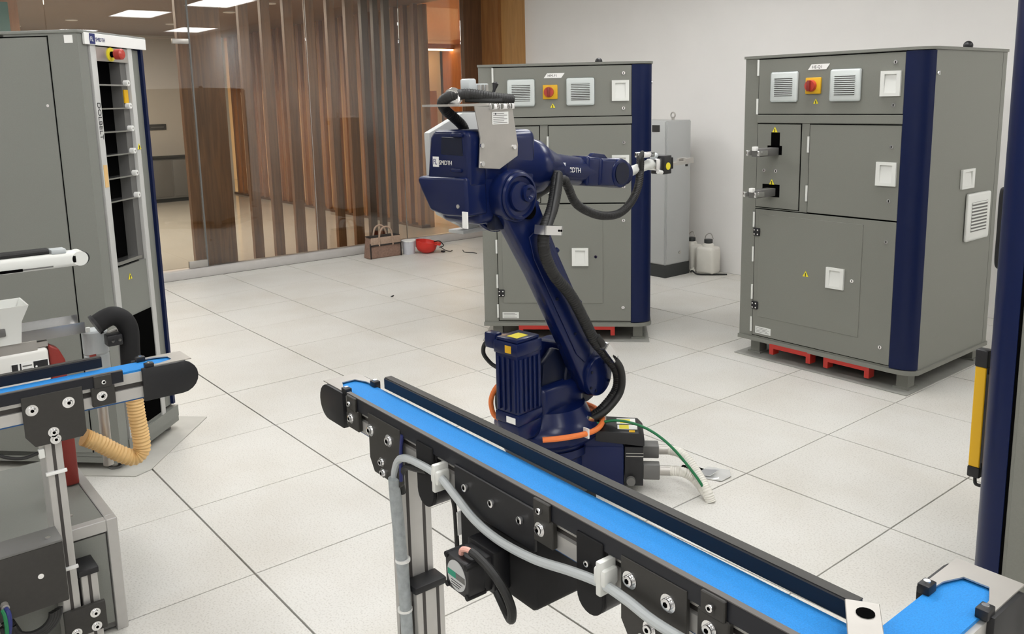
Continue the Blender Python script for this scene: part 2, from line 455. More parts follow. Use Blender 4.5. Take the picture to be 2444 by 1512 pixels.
# things in the hall
sb = thing('sideboard', 'low grey sideboard against the pale wall seen through the glass door', 'sideboard', T(-11.05, 4.05, 0))
MB().box(-.22, .22, -.55, .55, .06, .68, bev=.005).build('body', 'furn_grey', sb)
MB().box(-.24, .24, -.57, .57, .68, .71).build('top', 'black_matte', sb)
MB().box(-.18, .18, -.5, .5, 0, .06).build('plinth', 'black_matte', sb)
for y in (-.27, .27): MB().box(.22, .228, y - .255, y + .255, .09, .66, bev=.003).build('door', 'furn_grey', sb)
sg = thing('wall_sign', 'small dark sign on the pale hall wall above the sideboard', 'sign', T(-11.29, 4.02, 1.17))
MB().box(-.008, .01, -.14, .14, -.045, .045, bev=.002).build('board', 'socket', sg)
MB().box(.010, .0115, -.10, .10, -.008, .008).build('text_line', 'furn_grey', sg)
wp_ = thing('wood_panel', 'orange wood panel at the top left behind the glass', 'wall panel', T(-4.75, .70, 0))
MB().box(-.03, .03, -1.0, .36, 0, HC).build('panel', 'wood_orange', wp_)
nb = thing('notice_board', 'grey green board on the orange wood panel, top left corner', 'board', T(-4.71, .55, 2.14))
MB().box(-.008, .012, -.6, .44, -.2, .18, bev=.003).build('board', 'teal', nb)
# warm part of the hall, right of the slats
struct(MB().box(-14.2, -14.0, 5.4, 11.4, 0, 2.75).build('wall_hall_far', 'cream'))
struct(MB().box(-13.9, -4.56, 11.4, 11.6, 0, 2.75).build('wall_hall_wood', 'wood_orange'))
hd = thing('hall_cupboard', 'tall brown cupboard against the cream wall of the warm lit hall', 'cupboard', T(-13.75, 10.55, 0))
MB().box(-.24, .2, -.42, .42, .05, 1.72, bev=.004).build('body', 'wood', hd)
MB().box(-.2, .16, -.38, .38, 0, .05).build('plinth', 'wood_dark', hd)
for y in (-.21, .21): MB().box(.2, .215, y - .2, y + .2, .08, 1.69, bev=.003).build('door', 'wood_mid', hd)
cn = thing('reception_counter', 'low long wooden counter at the end of the warm lit hall', 'counter', T(-11.9, 9.6, 0))
MB().box(-.25, .25, -1.9, 1.6, 0, .30, bev=.004).build('body', 'wood_light', cn)
MB().box(-.28, .28, -1.95, 1.65, .30, .345, bev=.004).build('top', 'wood_orange', cn)
pt = thing('potted_plant', 'small leafy plant on the wooden counter beside the slats', 'plant', T(-11.9, 9.08, .345))
MB().lathe([(.08, 0), (.11, .12), (.11, .14), (.09, .14)], (0, 0, 0), (0, 0, 1), n=16).build('pot', 'white', pt)
lf = MB()
for i in range(46):
    a = random.uniform(0, 2 * PI); h = random.uniform(.14, .40); rr = random.uniform(.03, .24); s = random.uniform(.04, .08)
    lf.prism([(0, 0), (s, s * .45), (s * 2, 0), (s, -s * .45)], (rr * .6 * math.cos(a), rr * .6 * math.sin(a), h),
             (math.cos(a), math.sin(a), random.uniform(-.2, .7)), (-math.sin(a), math.cos(a), .1), .002)
lf.build('foliage', 'leaf', pt)['kind'] = 'stuff'
cv = thing('cove_light', 'warm glowing cove light under the wooden hall ceiling', 'cove light', T(-13.5, 10.4, 2.62))
MB().box(-.05, .05, -2.0, 2.0, 0, .03).build('strip', 'cove', cv)
MB().box(-.09, .09, -2.05, 2.05, .03, .13).build('housing', 'wood_orange', cv)

# ================================================================== FURNACE CABINETS
def vent(parent, x0, x1, z0, z1, y, m='vent_white', nsl=10, face=None):
    t = MB(face).box(x0, x1, y - .016, y, z0, z1, bev=.012, seg=3).build('vent_grille', m, parent)
    dx = (x1 - x0) * .17; dz = (z1 - z0) * .19; h = (z1 - z0 - 2 * dz) / nsl
    MB(face).box(x0 + dx, x1 - dx, y - .0175, y - .015, z0 + dz, z1 - dz).build('recess', 'furn_grey', t)
    s0 = None
    for k in range(nsl):
        z = z0 + dz + h * (k + .5)
        MB(face).box(x0 + dx * .9, x1 - dx * .9, y - .022, y - .0165, z - h * .05, z + h * .42, bev=.001, seg=1).build('slat', m, t)
    return t
def pocket_handle(parent, x0, x1, z0, z1, y, face=None):
    t = MB(face)
    fx, fz = (x1 - x0) * .2, (z1 - z0) * .13
    t.box(x0, x1, y - .012, y, z0, z0 + fz); t.box(x0, x1, y - .012, y, z1 - fz, z1)
    t.box(x0, x0 + fx, y - .012, y, z0 + fz, z1 - fz); t.box(x1 - fx, x1, y - .012, y, z0 + fz, z1 - fz)
    o = t.build('pocket_handle', 'plastic_white', parent)
    # sloping pocket floor going deeper to the top
    MB(face).prism([(-.011, z0 + fz), (-.0012, z1 - fz), (0, z1 - fz), (0, z0 + fz)], (x0 + fx, y, 0), (0, 1, 0), (0, 0, 1), x1 - x0 - 2 * fx).build('pocket', 'plastic_white', o)
    return o
def lock(parent, x, z, y, face=None):
    t = MB(face).cyl((x, y, z), (x, y - .006, z), .011, .0095, n=16).build('lock', 'chrome', parent)
    MB(face).box(x - .0018, x + .0018, y - .0068, y - .0058, z - .006, z + .006).build('slot', 'dark_gap', t)
def hinge(parent, x, z, y, h=.085):
    MB().cyl((x, y - .003, z - h / 2), (x, y - .003, z + h / 2), .006, n=10).build('hinge', 'plastic_white', parent)
def black_hinge(parent, x, z, y):
    t = MB().box(x - .02, x + .02, y - .012, y, z - .022, z + .022, bev=.003).build('hinge', 'black', parent)
    for sx in (-.011, .011):
        for sz in (-.012, .012): MB().cyl((x + sx, y - .012, z + sz), (x + sx, y - .0145, z + sz), .0045, n=8).build('screw', 'steel_bright', t)
def warn(parent, x, z, y, s=.03, face=None, m='label_yellow'):
    t = MB(face).prism([(-s / 2, -s * .42), (s / 2, -s * .42), (0, s * .45)], (x, y - .0012, z), (1, 0, 0), (0, 0, 1), .001).build('warning_label', m, parent)
    MB(face).box(x - .0022, x + .0022, y - .0032, y - .0022, z - .012 * s / .03, z + .004 * s / .03).build('mark', 'ink', t)
    return t

def furnace(label, M, code, beacon_xy, detail=True):
    t = thing('furnace_cabinet', label, 'cabinet', M, 'furnace cabinets around the robot')
    Z0, Z1, D, WX = .115, 1.69, .90, 1.035
    FB = .006
    # body with the blue corner left open
    MB().prism([(0, FB), (.915, FB), (.915, .05), (1.033, .054), (WX, D - .05), (WX - .05, D), (0, D)], (0, 0, Z0), (1, 0, 0), (0, 1, 0), Z1 - Z0).build('body', 'grey', t)
    pts = [(.917, -.002), (.94, -.001), (.965, .003), (.99, .012), (1.012, .026), (1.028, .042), (1.036, .058), (1.0, .09), (.917, .06)]
    MB().prism(pts, (0, 0, Z0 + .004), (1, 0, 0), (0, 1, 0), Z1 - Z0 - .008).build('corner_column', 'column_blue', t)
    lip = [(-.004, -.004), (.917, -.006), (.965, -.002), (1.0, .008), (1.03, .032), (1.043, .058), (1.043, D - .05), (WX - .05, D + .004), (-.004, D + .004)]
    MB().prism(lip, (0, 0, Z1), (1, 0, 0), (0, 1, 0), .014).build('top_plate', 'grey', t)
    MB().prism(lip, (0, 0, Z0 - .022), (1, 0, 0), (0, 1, 0), .022).build('bottom_plate', 'grey', t)
    def door(name, x0, x1, z0, z1, y=0.0, parent=t, g=.0045):
        MB().box(x0 - g, x1 + g, y + .0046, y + .0062 + (0 if y == 0 else -.0015), z0 - g, z1 + g).build('door_gap', 'dark_gap', parent)
        return MB().box(x0, x1, y, y + .007, z0, z1, bev=.0012, seg=1).build(name, 'grey', parent)
    d1 = door('door', .093, .915, 1.390, 1.683)
    MB().box(.09, .918, -.004, .007, 1.342, 1.384, bev=.001, seg=1).build('cross_strip', 'grey', t)
    d2 = door('door', .093, .363, .874, 1.334)
    d3 = door('door', .419, .915, .868, 1.334)
    d4 = door('door', .093, .915, .128, .860)
    d5 = door('hatch', .121, .743, .241, .833, y=-.0035, parent=d4)
    # top door
    vent(d1, .175, .341, 1.453, 1.614, 0); vent(d1, .529, .697, 1.453, 1.616, 0)
    sw_ = MB().box(.389, .477, -.014, 0, 1.493, 1.577, bev=.004).build('isolator_switch', 'yellow', d1)
    MB().cyl((.425, -.014, 1.535), (.425, -.034, 1.535), .031, .028, n=20).build('knob', 'red_knob', sw_)
    MB().box(.417, .433, -.05, -.033, 1.507, 1.563, bev=.003).build('grip', 'red_dark', sw_)
    warn(d1, .447, 1.455, 0)
    tg = MB().prism([(0, 0), (.105, 0), (.125, .028), (.02, .028)], (.395, -.0015, 1.617), (1, 0, 0), (0, 0, 1), .001).build('name_plate', 'paper', d1)
    text('lettering', code, .021, T(.418, -.0026, 1.6235) @ RX(90), 'ink', tg)
    pocket_handle(d1, .799, .90, 1.475, 1.596, 0)
    lock(d1, .868, 1.637, 0); lock(d1, .868, 1.432, 0)
    # right middle door
    pocket_handle(d3, .799, .902, 1.038, 1.155, 0); lock(d3, .870, 1.23, 0); lock(d3, .870, .964, 0)
    # lower door
    lock(d4, .869, .759, 0); lock(d4, .866, .215, 0)
    pocket_handle(d5, .553, .654, .479, .59, -.0035); lock(d5, .699, .535, -.0035); warn(d5, .428, .533, -.0035, .036)
    black_hinge(d4, .110, .730, -.001); black_hinge(d4, .110, .305, -.001)
    rp_ = MB().box(.114, .217, -.0012, 0, .142, .182).build('rating_plate', 'plastic_white', d4)
    for k in range(4): MB().box(.12, .205 - .012 * (k % 2), -.0018, -.0011, .149 + .008 * k, .151 + .008 * k).build('print_line', 'furn_grey', rp_)
    for z in (1.64, 1.43): hinge(t, .088, z, 0)
    for z in (1.23, .97): hinge(t, .413, z, 0)
    for z in (.80, .60, .38, .19): hinge(t, .086, z, 0)
    # left middle door: two openings with fork holders
    lock(d2, .22, 1.08, 0); lock(d2, .145, 1.08, 0)
    for (x0, x1, z0, z1, zf) in ((.160, .252, 1.168, 1.218, 1.193), (.135, .245, .935, 1.005, .972)):
        op = MB().box(x0, x1, -.0008, .004, z0, z1).build('opening', 'dark_gap', d2)
    MB().box(.182, .237, -.0008, .004, 1.215, 1.290).build('opening', 'dark_gap', d2)
    warn(d2, .205, 1.305, 0, .034); warn(d2, .195, 1.018, 0, .034)
    for zf, xc in ((1.187, .205), (.963, .192)):
        fk = MB().box(xc - .028, xc + .028, -.17, .0, zf - .021, zf + .021, bev=.002).build('fork_holder', 'furn_grey', d2)
        MB().box(xc - .042, xc - .028, -.20, -.12, zf - .014, zf + .014, bev=.003).build('prong', 'steel_bright', fk)
        MB().box(xc + .028, xc + .042, -.20, -.12, zf - .014, zf + .014, bev=.003).build('prong', 'steel_bright', fk)
        MB().box(xc - .012, xc + .012, -.19, -.165, zf + .012, zf + .034, bev=.002).build('stop', 'white', fk)
    # base: feet, floor plate, red pallet brackets
    for (fx, fy) in ((.045, .06), (.93, .06), (.045, .80), (.93, .80)):
        ft = MB().box(fx, fx + .06, fy, fy + .07, .004, Z0 - .02).build('foot', 'grey', t)
        MB().box(fx - .012, fx + .072, fy - .012, fy + .082, .004, .014).build('foot_plate', 'grey', ft)
    MB().box(-.012, 1.028, -.024, D + .06, .0005, .004).build('floor_plate', 'mat_plate', t)
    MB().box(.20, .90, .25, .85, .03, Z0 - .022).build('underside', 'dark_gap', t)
    for (x0, x1) in ((.215, .475), (.555, .815)):
        pts = [(x0, .036), (x0 + .026, .036), (x0 + .026, .072), (x1 - .026, .072), (x1 - .026, .036), (x1, .036), (x1, Z0 - .018), (x0, Z0 - .018)]
        MB().prism(pts, (0, .05, 0), (1, 0, 0), (0, 0, 1), .055).build('pallet_bracket', 'red', t)
    # side panel fittings
    F = frame((WX, 0, 0), (0, 1, 0), (-1, 0, 0), (0, 0, 1))
    MB().box(WX - .002, WX + .0012, .06, .066, Z0, Z1).build('seam', 'dark_gap', t) if False else None
    h = pocket_handle(t, .395, .535, 1.0, 1.10, 0, face=F)
    vent(t, .47, .745, .72, .97, 0, m='plastic_white', nsl=9, face=F)
    lock(t, .085, 1.58, 0, face=F)
    MB().box(WX - .001, WX + .0008, .80, .802, Z0, Z1).build('panel_seam', 'furn_grey', t)
    # beacon
    bx, by = beacon_xy
    bc = MB().cyl((bx, by, Z1 + .014), (bx, by, Z1 + .03), .022, n=16).sph((bx, by, Z1 + .034), .024).build('exhaust_knob', 'black', t)
    return t
furnace('grey furnace cabinet with blue corner by the right edge, red brackets beneath', T(.165, 3.75, 0), 'HE-Q1', (.93, .62))
furnace('grey furnace cabinet standing directly behind the blue robot arm', T(-1.075, 2.815, 0) @ RZ(45), 'HM-F1', (.72, .45))

# ================================================================== TALL GREY ELECTRICAL CABINET, CANS
ec = thing('electrical_cabinet', 'narrow pale grey electrical cabinet on a dark plinth near the white wall', 'cabinet', T(-1.527, 5.045, 0))
MB().box(-.40, 0, 0, .30, .105, 1.30, bev=.004).build('body', 'cabinet_pale', ec)
MB().box(-.405, .004, -.004, .304, 0, .105).build('plinth', 'plinth', ec)
dd = MB().box(-.395, -.006, -.012, 0, .115, 1.292, bev=.003).build('door', 'cabinet_pale', ec)
MB().box(-.14, -.06, -.015, -.011, 1.21, 1.265).build('name_plate', 'socket', dd)
MB().box(0, .010, .008, .294, .115, 1.292, bev=.003).build('side_panel', 'cabinet_pale', ec)
MB().cyl((.010, .17, .20), (.016, .17, .20), .012, n=12).build('screw', 'steel', ec)
eb = MB().cyl((-.06, .15, 1.30), (-.06, .15, 1.32), .012, n=12)
eb.tube([(-.06 + .022 * math.cos(a), .15, 1.342 + .022 * math.sin(a)) for a in [k * PI / 8 for k in range(17)]], .006, n=8, smooth=False)
eb.build('lifting_eye', 'steel', ec)
def jerry(label, x, y, s, rz, cap=True):
    t = thing('jerry_can', label, 'jerry can', T(x, y, 0) @ RZ(rz), 'jerry cans beside the electrical cabinet')
    b = MB(); b.box(-.085 * s, .085 * s, -.075 * s, .075 * s, 0, .235 * s, bev=.03 * s, seg=4); b.build('can', 'jerry', t)
    MB().lathe([(.055 * s, .228 * s), (.045 * s, .255 * s), (.034 * s, .262 * s), (.03 * s, .27 * s)], (0, 0, 0), (0, 0, 1), n=20).build('shoulder', 'jerry', t)
    MB().cyl((0, 0, .262 * s), (0, 0, .295 * s), .036 * s, n=20, bev=.004).build('cap', 'plinth', t)
    MB().tube([(-.035 * s, 0, .285 * s), (-.02 * s, 0, .33 * s), (.02 * s, 0, .345 * s), (.045 * s, .0, .30 * s)], .004, n=6).build('handle', 'steel', t)
    return t
jerry('white plastic jerry can with black cap on the floor beside the electrical cabinet', -1.405, 5.455, 1.0, 12)
jerry('jerry can half hidden in the gap behind the electrical cabinet', -1.60, 5.47, .98, -5)
cb = MB().tube([(-1.51, 5.36, .012), (-1.47, 5.33, .03), (-1.42, 5.33, .01), (-1.36, 5.38, .008), (-1.30, 5.44, .008), (-1.24, 5.50, .008)], .007, n=8).build('floor_cable', 'rubber')
tag(cb, 'short black cable on the floor in front of the white jerry can', 'cable')
pp = MB().cyl((-1.500, 5.372, .0), (-1.500, 5.372, .035), .022, n=14).cyl((-1.5, 5.372, .035), (-1.5, 5.372, .05), .014, n=14).build('pipe_fitting', 'jerry')
tag(pp, 'small white pipe fitting at the foot of the electrical cabinet', 'fitting')

# ================================================================== ROBOT
# local frame: x = reach direction of the arm, y = away from the lower arm side, z up; y = -a
RB = T(.73, 1.75, 0) @ RZ(math.degrees(math.atan2(.993, -.12)))
rb = thing('robot_arm', 'dark blue six-axis robot arm with black hoses in the middle of the floor', 'robot', RB)
def L(d, a, z): return (d, -a, z)
BM = RZ(45 - math.degrees(math.atan2(.993, -.12)))      # the base does not turn with the arm: x = towards the connector box
# --- base
b = MB(BM)
b.lathe([(.0, 0), (.185, 0), (.185, .03), (.165, .04), (.16, .15), (.172, .16), (.172, .19), (.0, .19)], (0, 0, 0), (0, 0, 1), n=40)
b.box(.02, .30, -.080, .080, 0, .19, bev=.012)
b.prism([(.10, .18), (.30, .18), (.295, .20), (.20, .225), (.10, .235)], (0, .075, 0), (1, 0, 0), (0, 0, 1), .15, bev=.006)
for sx, sy in ((-.16, .16), (-.16, -.16), (.12, .155), (.12, -.155)): b.box(sx - .05, sx + .05, sy - .04, sy + .04, 0, .03, bev=.006)
base = b.build('base', 'robot_blue', rb)
for sx, sy in ((-.16, .165), (-.16, -.165), (.12, .165), (.12, -.165)):
    MB(BM).cyl((sx, sy, .03), (sx, sy, .042), .012, n=6).build('bolt', 'steel', base)
MB(BM).box(.150, .215, -.062, -.010, .225, .248, bev=.004).build('plug_cover', 'black', base)
cb_ = MB(BM).box(.302, .372, -.078, .078, .032, .188, bev=.003).build('connector_box', 'black', base)
for z in (.15, .162): MB(BM).box(.306, .372, -.0795, -.076, z, z + .0025).build('fin', 'steel', cb_)
MB(BM).cyl((.325, -.078, .055), (.325, -.096, .055), .017, n=14).build('gland', 'furn_grey', cb_)
lid = MB(BM).prism([(.19, .21), (.376, .192), (.376, .222), (.355, .245), (.19, .252)], (0, .082, 0), (1, 0, 0), (0, 0, 1), .164, bev=.004).build('connector_lid', 'black', base)
for (x0, x1, y0, y1, m) in ((.265, .345, .005, .062, 'paper'), (.275, .35, -.048, -.006, 'paper'), (.285, .325, .012, .050, 'label_yellow'), (.282, .318, -.046, -.010, 'label_yellow'), (.352, .372, -.074, -.056, 'yellow')):
    z = .2495 if m == 'paper' else .2505
    if m == 'yellow': MB(BM).box(.318, .340, -.075, -.058, .2462, .2478).build('label', m, lid)
    else: MB(BM).box(x0, x1, y0, y1, z - .003, z - .001 + (.0006 if m != 'paper' else 0)).build('label', m, lid)
for (y0, y1, z0, z1) in ((-.074, -.03, .055, .115), (-.012, .05, .115, .165)):
    c = MB(BM).box(.372, .435, y0, y1, z0, z1, bev=.004).build('connector', 'furn_grey', cb_)
    ym, zm = (y0 + y1) / 2, (z0 + z1) / 2
    MB(BM).cyl((.435, ym, zm), (.475, ym, zm), .019, n=16).build('gland', 'steel', c)
    MB(BM).tube([(.475, ym, zm), (.52, ym * .6 - .03, zm), (.565, -.06, zm * .7), (.605, -.115, zm * .3), (.62, -.13, .0)], .019, n=12, ribs=.05, rib_len=.008).build('conduit', 'jerry', c)
hx, hy = .60, -.125
MB(BM).tube([(.16, -.045, .252), (.20, -.03, .262), (.28, -.03, .275), (.38, -.05, .255), (.47, -.08, .20), (.56, -.11, .10), (.625, -.125, .0)], .0055, n=8).build('earth_cable', 'green', base)
MB(BM).tube([(.215, -.05, .24), (.19, -.045, .25), (.16, -.045, .252)], .004, n=8).build('lug', 'black', base)
# --- carousel
c = MB()
c.lathe([(.0, .190), (.165, .190), (.168, .205), (.20, .222), (.208, .235), (.205, .262), (.185, .275), (.17, .30), (.15, .34), (.0, .36)], (0, 0, 0), (0, 0, 1), n=44)
c.box(-.13, .12, -.10, .12, .28, .44, bev=.03, seg=4)
# shoulder housing
c.cyl(L(.141, -.13, .436), L(.141, .06, .436), .115, n=36, bev=.012)
c.prism([(-.16, .30), (.10, .27), (.235, .36), (.24, .44), (.20, .53), (.08, .56), (-.05, .60), (-.12, .56)], L(0, -.07, 0), (1, 0, 0), (0, 0, 1), .09, bev=.014)
car = c.build('carousel', 'robot_blue', rb)
f = MB()
f.prism([(-.11, .36), (.02, .33), (.10, .40), (.09, .52), (-.02, .57), (-.09, .52)], L(0, .035, 0), (1, 0, 0), (0, 0, 1), .035, bev=.01)
f.build('cast_cover', 'robot_dark', car)
MB().lathe([(.118, .0), (.124, .006), (.124, .016), (.118, .022)], L(.141, .062, .436), L(0, 1, 0), n=36).build('shoulder_ring', 'robot_dark', car)
for k in range(10):
    a = 2 * PI * k / 10
    MB().cyl(L(.141 + .1 * math.cos(a), .06, .436 + .1 * math.sin(a)), L(.141 + .1 * math.cos(a), .067, .436 + .1 * math.sin(a)), .007, n=6).build('bolt', 'robot_dark', car)
# --- axis one motor: ribbed upright housing
m = MB()
m.box(-.262, -.135, -.10, .012, .375, .60, bev=.006)
m.box(-.266, -.131, -.104, .016, .595, .642, bev=.006)
m.box(-.258, -.139, -.096, .008, .642, .655, bev=.004)
m.box(-.266, -.131, -.104, .016, .335, .378, bev=.008)
m.prism([(-.25, .27), (-.14, .27), (-.131, .338), (-.266, .338)], L(0, -.01, 0), (1, 0, 0), (0, 0, 1), .11, bev=.008)
mot = m.build('axis_motor', 'robot_blue', rb)
for k in range(5): MB().box(-.255 + k * .024, -.246 + k * .024, -.108, -.098, .385, .585, bev=.002, seg=1).build('fin', 'robot_blue', mot)
for k in range(4): MB().box(-.270, -.260, -.092 + k * .026, -.083 + k * .026, .385, .585, bev=.002, seg=1).build('fin', 'robot_blue', mot)
for k in range(4): MB().box(-.137, -.127, -.092 + k * .026, -.083 + k * .026, .385, .585, bev=.002, seg=1).build('fin', 'robot_blue', mot)
MB().box(-.235, -.175, -.075, -.025, .6548, .6558).build('label', 'label_yellow', mot)
MB().box(-.2675, -.2655, -.075, -.045, .605, .632).build('label', 'yellow', mot)
MB().box(-.2675, -.2655, -.09, -.045, .343, .366).build('label', 'paper', mot)
MB().box(-.18, -.13, .02, .09, .54, .63, bev=.01).build('plug_housing', 'robot_blue', mot)
MB().box(-.255, -.215, .016, .075, .60, .66, bev=.008).build('plug_housing', 'robot_blue', mot)
MB().tube([L(-.235, -.03, .62), L(-.245, -.075, .615), L(-.24, -.095, .57), L(-.22, -.08, .53), L(-.205, -.05, .51)], .008, n=8).build('cable', 'rubber', mot)
MB().tube([L(-.135, -.055, .47), L(-.165, -.10, .421), L(-.178, -.12, .378), L(-.182, -.12, .338), L(-.176, -.10, .299), L(-.12, -.06, .27)], .010, n=10).build('cable', 'orange', mot)
MB().tube([L(-.125, -.05, .46), L(-.145, -.095, .42), L(-.155, -.11, .37), L(-.15, -.10, .31), L(-.11, -.05, .28)], .012, n=10).build('cable', 'rubber', mot)
# orange power cable round the carousel
pts = []
for k in range(11):
    a = math.radians(218 + k * 15.5)   # angle in local frame
    pts.append((.218 * math.cos(a), .218 * math.sin(a), .268 + .004 * math.sin(k)))
pts.append((.13, -.13, .285))
oc = MB().tube(pts, .0105, n=10).build('power_cable', 'orange', car)
for k in (3, 6):
    a = math.radians(218 + k * 15.5)
    MB().box(-.014, .014, -.0025, .0025, -.016, .022, M=T(.218 * math.cos(a), .218 * math.sin(a), .268) @ RZ(math.degrees(a))).build('cable_tie', 'white', oc)
# --- lower arm
S, E_ = (.141, .436), (-.287, 1.176)
ux = Vector((E_[0] - S[0], 0, E_[1] - S[1])); LEN = ux.length; ux.normalize(); vx = ux.cross(Vector((0, -1, 0)))  # in plane, to the right/up
def link(u, w, a): return Vector((S[0], -a, S[1])) + ux * u + vx * w
def link_prism(pts, a0, a1, bev): 
    g = MB(); g.prism(pts, link(0, 0, a0), ux, vx, abs(a1 - a0), bev=bev, seg=3); return g
def arc(cx_, cy_, r_, a0, a1, n): return [(cx_ + r_ * math.cos(math.radians(a0 + (a1 - a0) * k / n)), cy_ + r_ * math.sin(math.radians(a0 + (a1 - a0) * k / n))) for k in range(n + 1)]
nrm = ux.cross(vx)
sgn = 1 if nrm.dot(Vector((0, -1, 0))) > 0 else -1     # extrusion direction along +a ?
def lprism(pts, a0, a1, bev, M=None):
    lo, hi = (a0, a1) if sgn > 0 else (a1, a0)
    g = MB(); g.prism(pts, link(0, 0, lo), ux, vx, abs(a1 - a0), bev=bev, seg=3); return g
outline = arc(0, 0, .082, 100, 260, 12) + [(.20, -.070), (.55, -.070)] + arc(LEN, 0, .085, -95, 95, 16) + [(.55, .072), (.20, .074)]
la = lprism(outline, .074, .138, .010)
la.cyl(link(0, 0, .07), link(0, 0, .155), .078, n=36, bev=.008)
la.cyl(link(LEN, 0, .02), link(LEN, 0, .148), .090, n=36, bev=.010)
arm = la.build('lower_arm', 'robot_blue', rb)
lprism([(.10, -.030), (.16, -.050), (.62, -.048), (.70, -.028), (.70, .03), (.62, .048), (.16, .052), (.10, .034)], .137, .144, .003).build('arm_rib', 'robot_blue', arm)
kb = MB(); kb.lathe([(.078, 0), (.082, .004), (.078, .012), (.070, .014), (.066, .006), (.052, .004), (.048, .014), (.0, .016)], link(LEN, 0, .148), (0, -1, 0), n=36)
kb.build('elbow_cap', 'robot_blue', arm)
MB().lathe([(.030, 0), (.030, .016), (.020, .018), (.012, .010), (.0, .010)], link(LEN - .008, .030, .155), (0, -1, 0), n=20).build('elbow_boss', 'robot_blue', arm)
MB().cyl(link(LEN - .075, .02, .140), link(LEN - .075, .02, .149), .030, n=24).build('access_hole', 'dark_gap', arm)
for u in (.30, .55, .76): MB().cyl(link(u, .076, .115), link(u, .092, .115), .011, n=12, bev=.002).build('bolt', 'robot_blue', arm)
for u, w in ((.24, -.02), (.16, .03), (.42, -.03), (.60, .0)): MB().cyl(link(u, w, .142), link(u, w, .150), .006, n=6).build('bolt', 'robot_dark', arm)
for u, w in ((.03, .05), (-.03, -.05), (.05, -.03), (-.05, .03), (0, .065), (0, -.065)):
    MB().cyl(link(u, w, .154), link(u, w, .158), .006, n=6).build('bolt', 'robot_dark', arm)
# hoses along the lower arm
hp = [(-.034, .10, 1.23), (-.074, .13, 1.182), (-.132, .16, 1.115), (-.195, .18, 1.05), (-.203, .185, .979), (-.155, .185, .89), (-.065, .185, .799), (.005, .185, .699), (.066, .185, .606), (.129, .19, .536), (.203, .19, .452), (.216, .18, .369), (.153, .16, .302), (.092, .12, .257)]
MB().tube([L(*p) for p in hp], .021, n=14, ribs=.04, rib_len=.010).build('hose', 'rubber', arm)
hp2 = [(-.055, .13, 1.235), (-.10, .155, 1.17), (-.158, .185, 1.10), (-.21, .20, 1.04)]
MB().tube([L(*p) for p in hp2], .011, n=12).build('hose', 'rubber', arm)
hp3 = [(.066, .20, .62), (.115, .215, .55), (.185, .22, .47), (.20, .21, .375), (.14, .19, .31), (.08, .15, .27)]
MB().tube([L(*p) for p in hp3], .014, n=12).build('hose', 'rubber', arm)
def clamp(p, ang, parent):
    M = T(*L(*p)) @ RY(ang)
    t = MB().box(-.045, .045, -.030, -.024, -.016, .016, M=M).box(-.045, -.039, -.03, .02, -.016, .016, M=M).box(.039, .045, -.03, .03, -.016, .016, M=M).build('hose_clamp', 'steel_bright', parent)
    for sx in (.026, .038): MB().cyl((sx, -.032, 0), (sx, -.028, 0), .004, n=8, M=M).build('hole', 'dark_gap', t)
clamp((-.185, .185, 1.052), 8, arm); clamp((.118, .20, .55), 48, arm); clamp((.085, .14, .262), 35, car)
# --- upper arm
u = MB()
u.box(-.43, -.13, -.095, .10, 1.085, 1.395, bev=.03, seg=4)
u.cyl(L(-.287, .0, 1.176), L(-.287, .074, 1.176), .118, n=40, bev=.012)
u.lathe([(.0, -.40), (.10, -.40), (.108, -.385), (.108, -.30), (.098, -.285), (.098, -.12), (.104, -.11), (.104, -.06), (.09, -.03), (.072, .02), (.060, .06), (.054, .20), (.052, .26), (.0, .26)], (0, 0, 1.243), (math.cos(math.radians(7)), 0, -math.sin(math.radians(7))), n=36)
upper = u.build('upper_arm', 'robot_blue', rb)
MB().lathe([(.124, 0), (.130, .006), (.130, .018), (.124, .022)], L(-.287, .030, 1.176), (0, -1, 0), n=40).build('elbow_ring', 'robot_blue', upper)
for k in range(9):
    a = 2 * PI * k / 9
    MB().cyl(L(-.287 + .105 * math.cos(a), .072, 1.176 + .105 * math.sin(a)), L(-.287 + .105 * math.cos(a), .079, 1.176 + .105 * math.sin(a)), .006, n=6).build('bolt', 'robot_dark', upper)
MB().box(-.135, -.105, -.045, .055, 1.30, 1.372, bev=.008).build('flange', 'robot_blue', upper)
MB().box(-.36, -.30, -.105, -.06, 1.06, 1.12, bev=.012).build('stop_block', 'robot_dark', upper)
MB().box(-.245, -.18, -.092, -.068, 1.215, 1.285, bev=.008).build('stop_block', 'robot_blue', upper)
# rear motor covers (their flat backs face the viewer)
AX, UP = (0, -1, 0), (0, 0, 1)
cv1 = MB().prism([(-.100, 1.216), (-.108, 1.245), (-.088, 1.380), (-.065, 1.402), (.088, 1.404), (.105, 1.388), (.101, 1.216)], (-.385, 0, 0), AX, UP, .085, bev=.014, seg=3).build('motor_cover', 'robot_blue', upper)
cv2 = MB().prism([(-.148, 1.232), (-.140, 1.246), (.098, 1.252), (.102, 1.122), (-.015, 1.118), (-.085, 1.130), (-.130, 1.198)], (-.385, 0, 0), AX, UP, .098, bev=.012, seg=3).build('motor_cover', 'robot_blue', upper)
MB().prism([(-.030, 1.322), (.078, 1.320), (.074, 1.378), (-.024, 1.380)], (-.4695, 0, 0), AX, UP, .003, bev=.0012, seg=1).build('embossed_panel', 'robot_dark', cv1)
for (a0, a1, z) in ((.028, .082, 1.388), (.020, .072, 1.272)): MB().box(-.480, -.462, -a1, -a0, z - .007, z + .007, bev=.005).build('grip_lug', 'robot_blue', cv1)
TM = frame((-.4708, 0, 0), AX, UP, (-1, 0, 0))
lg = MB(TM).box(-.072, -.042, 1.280, 1.314, 0, .0012).build('logo_square', 'white', cv1)
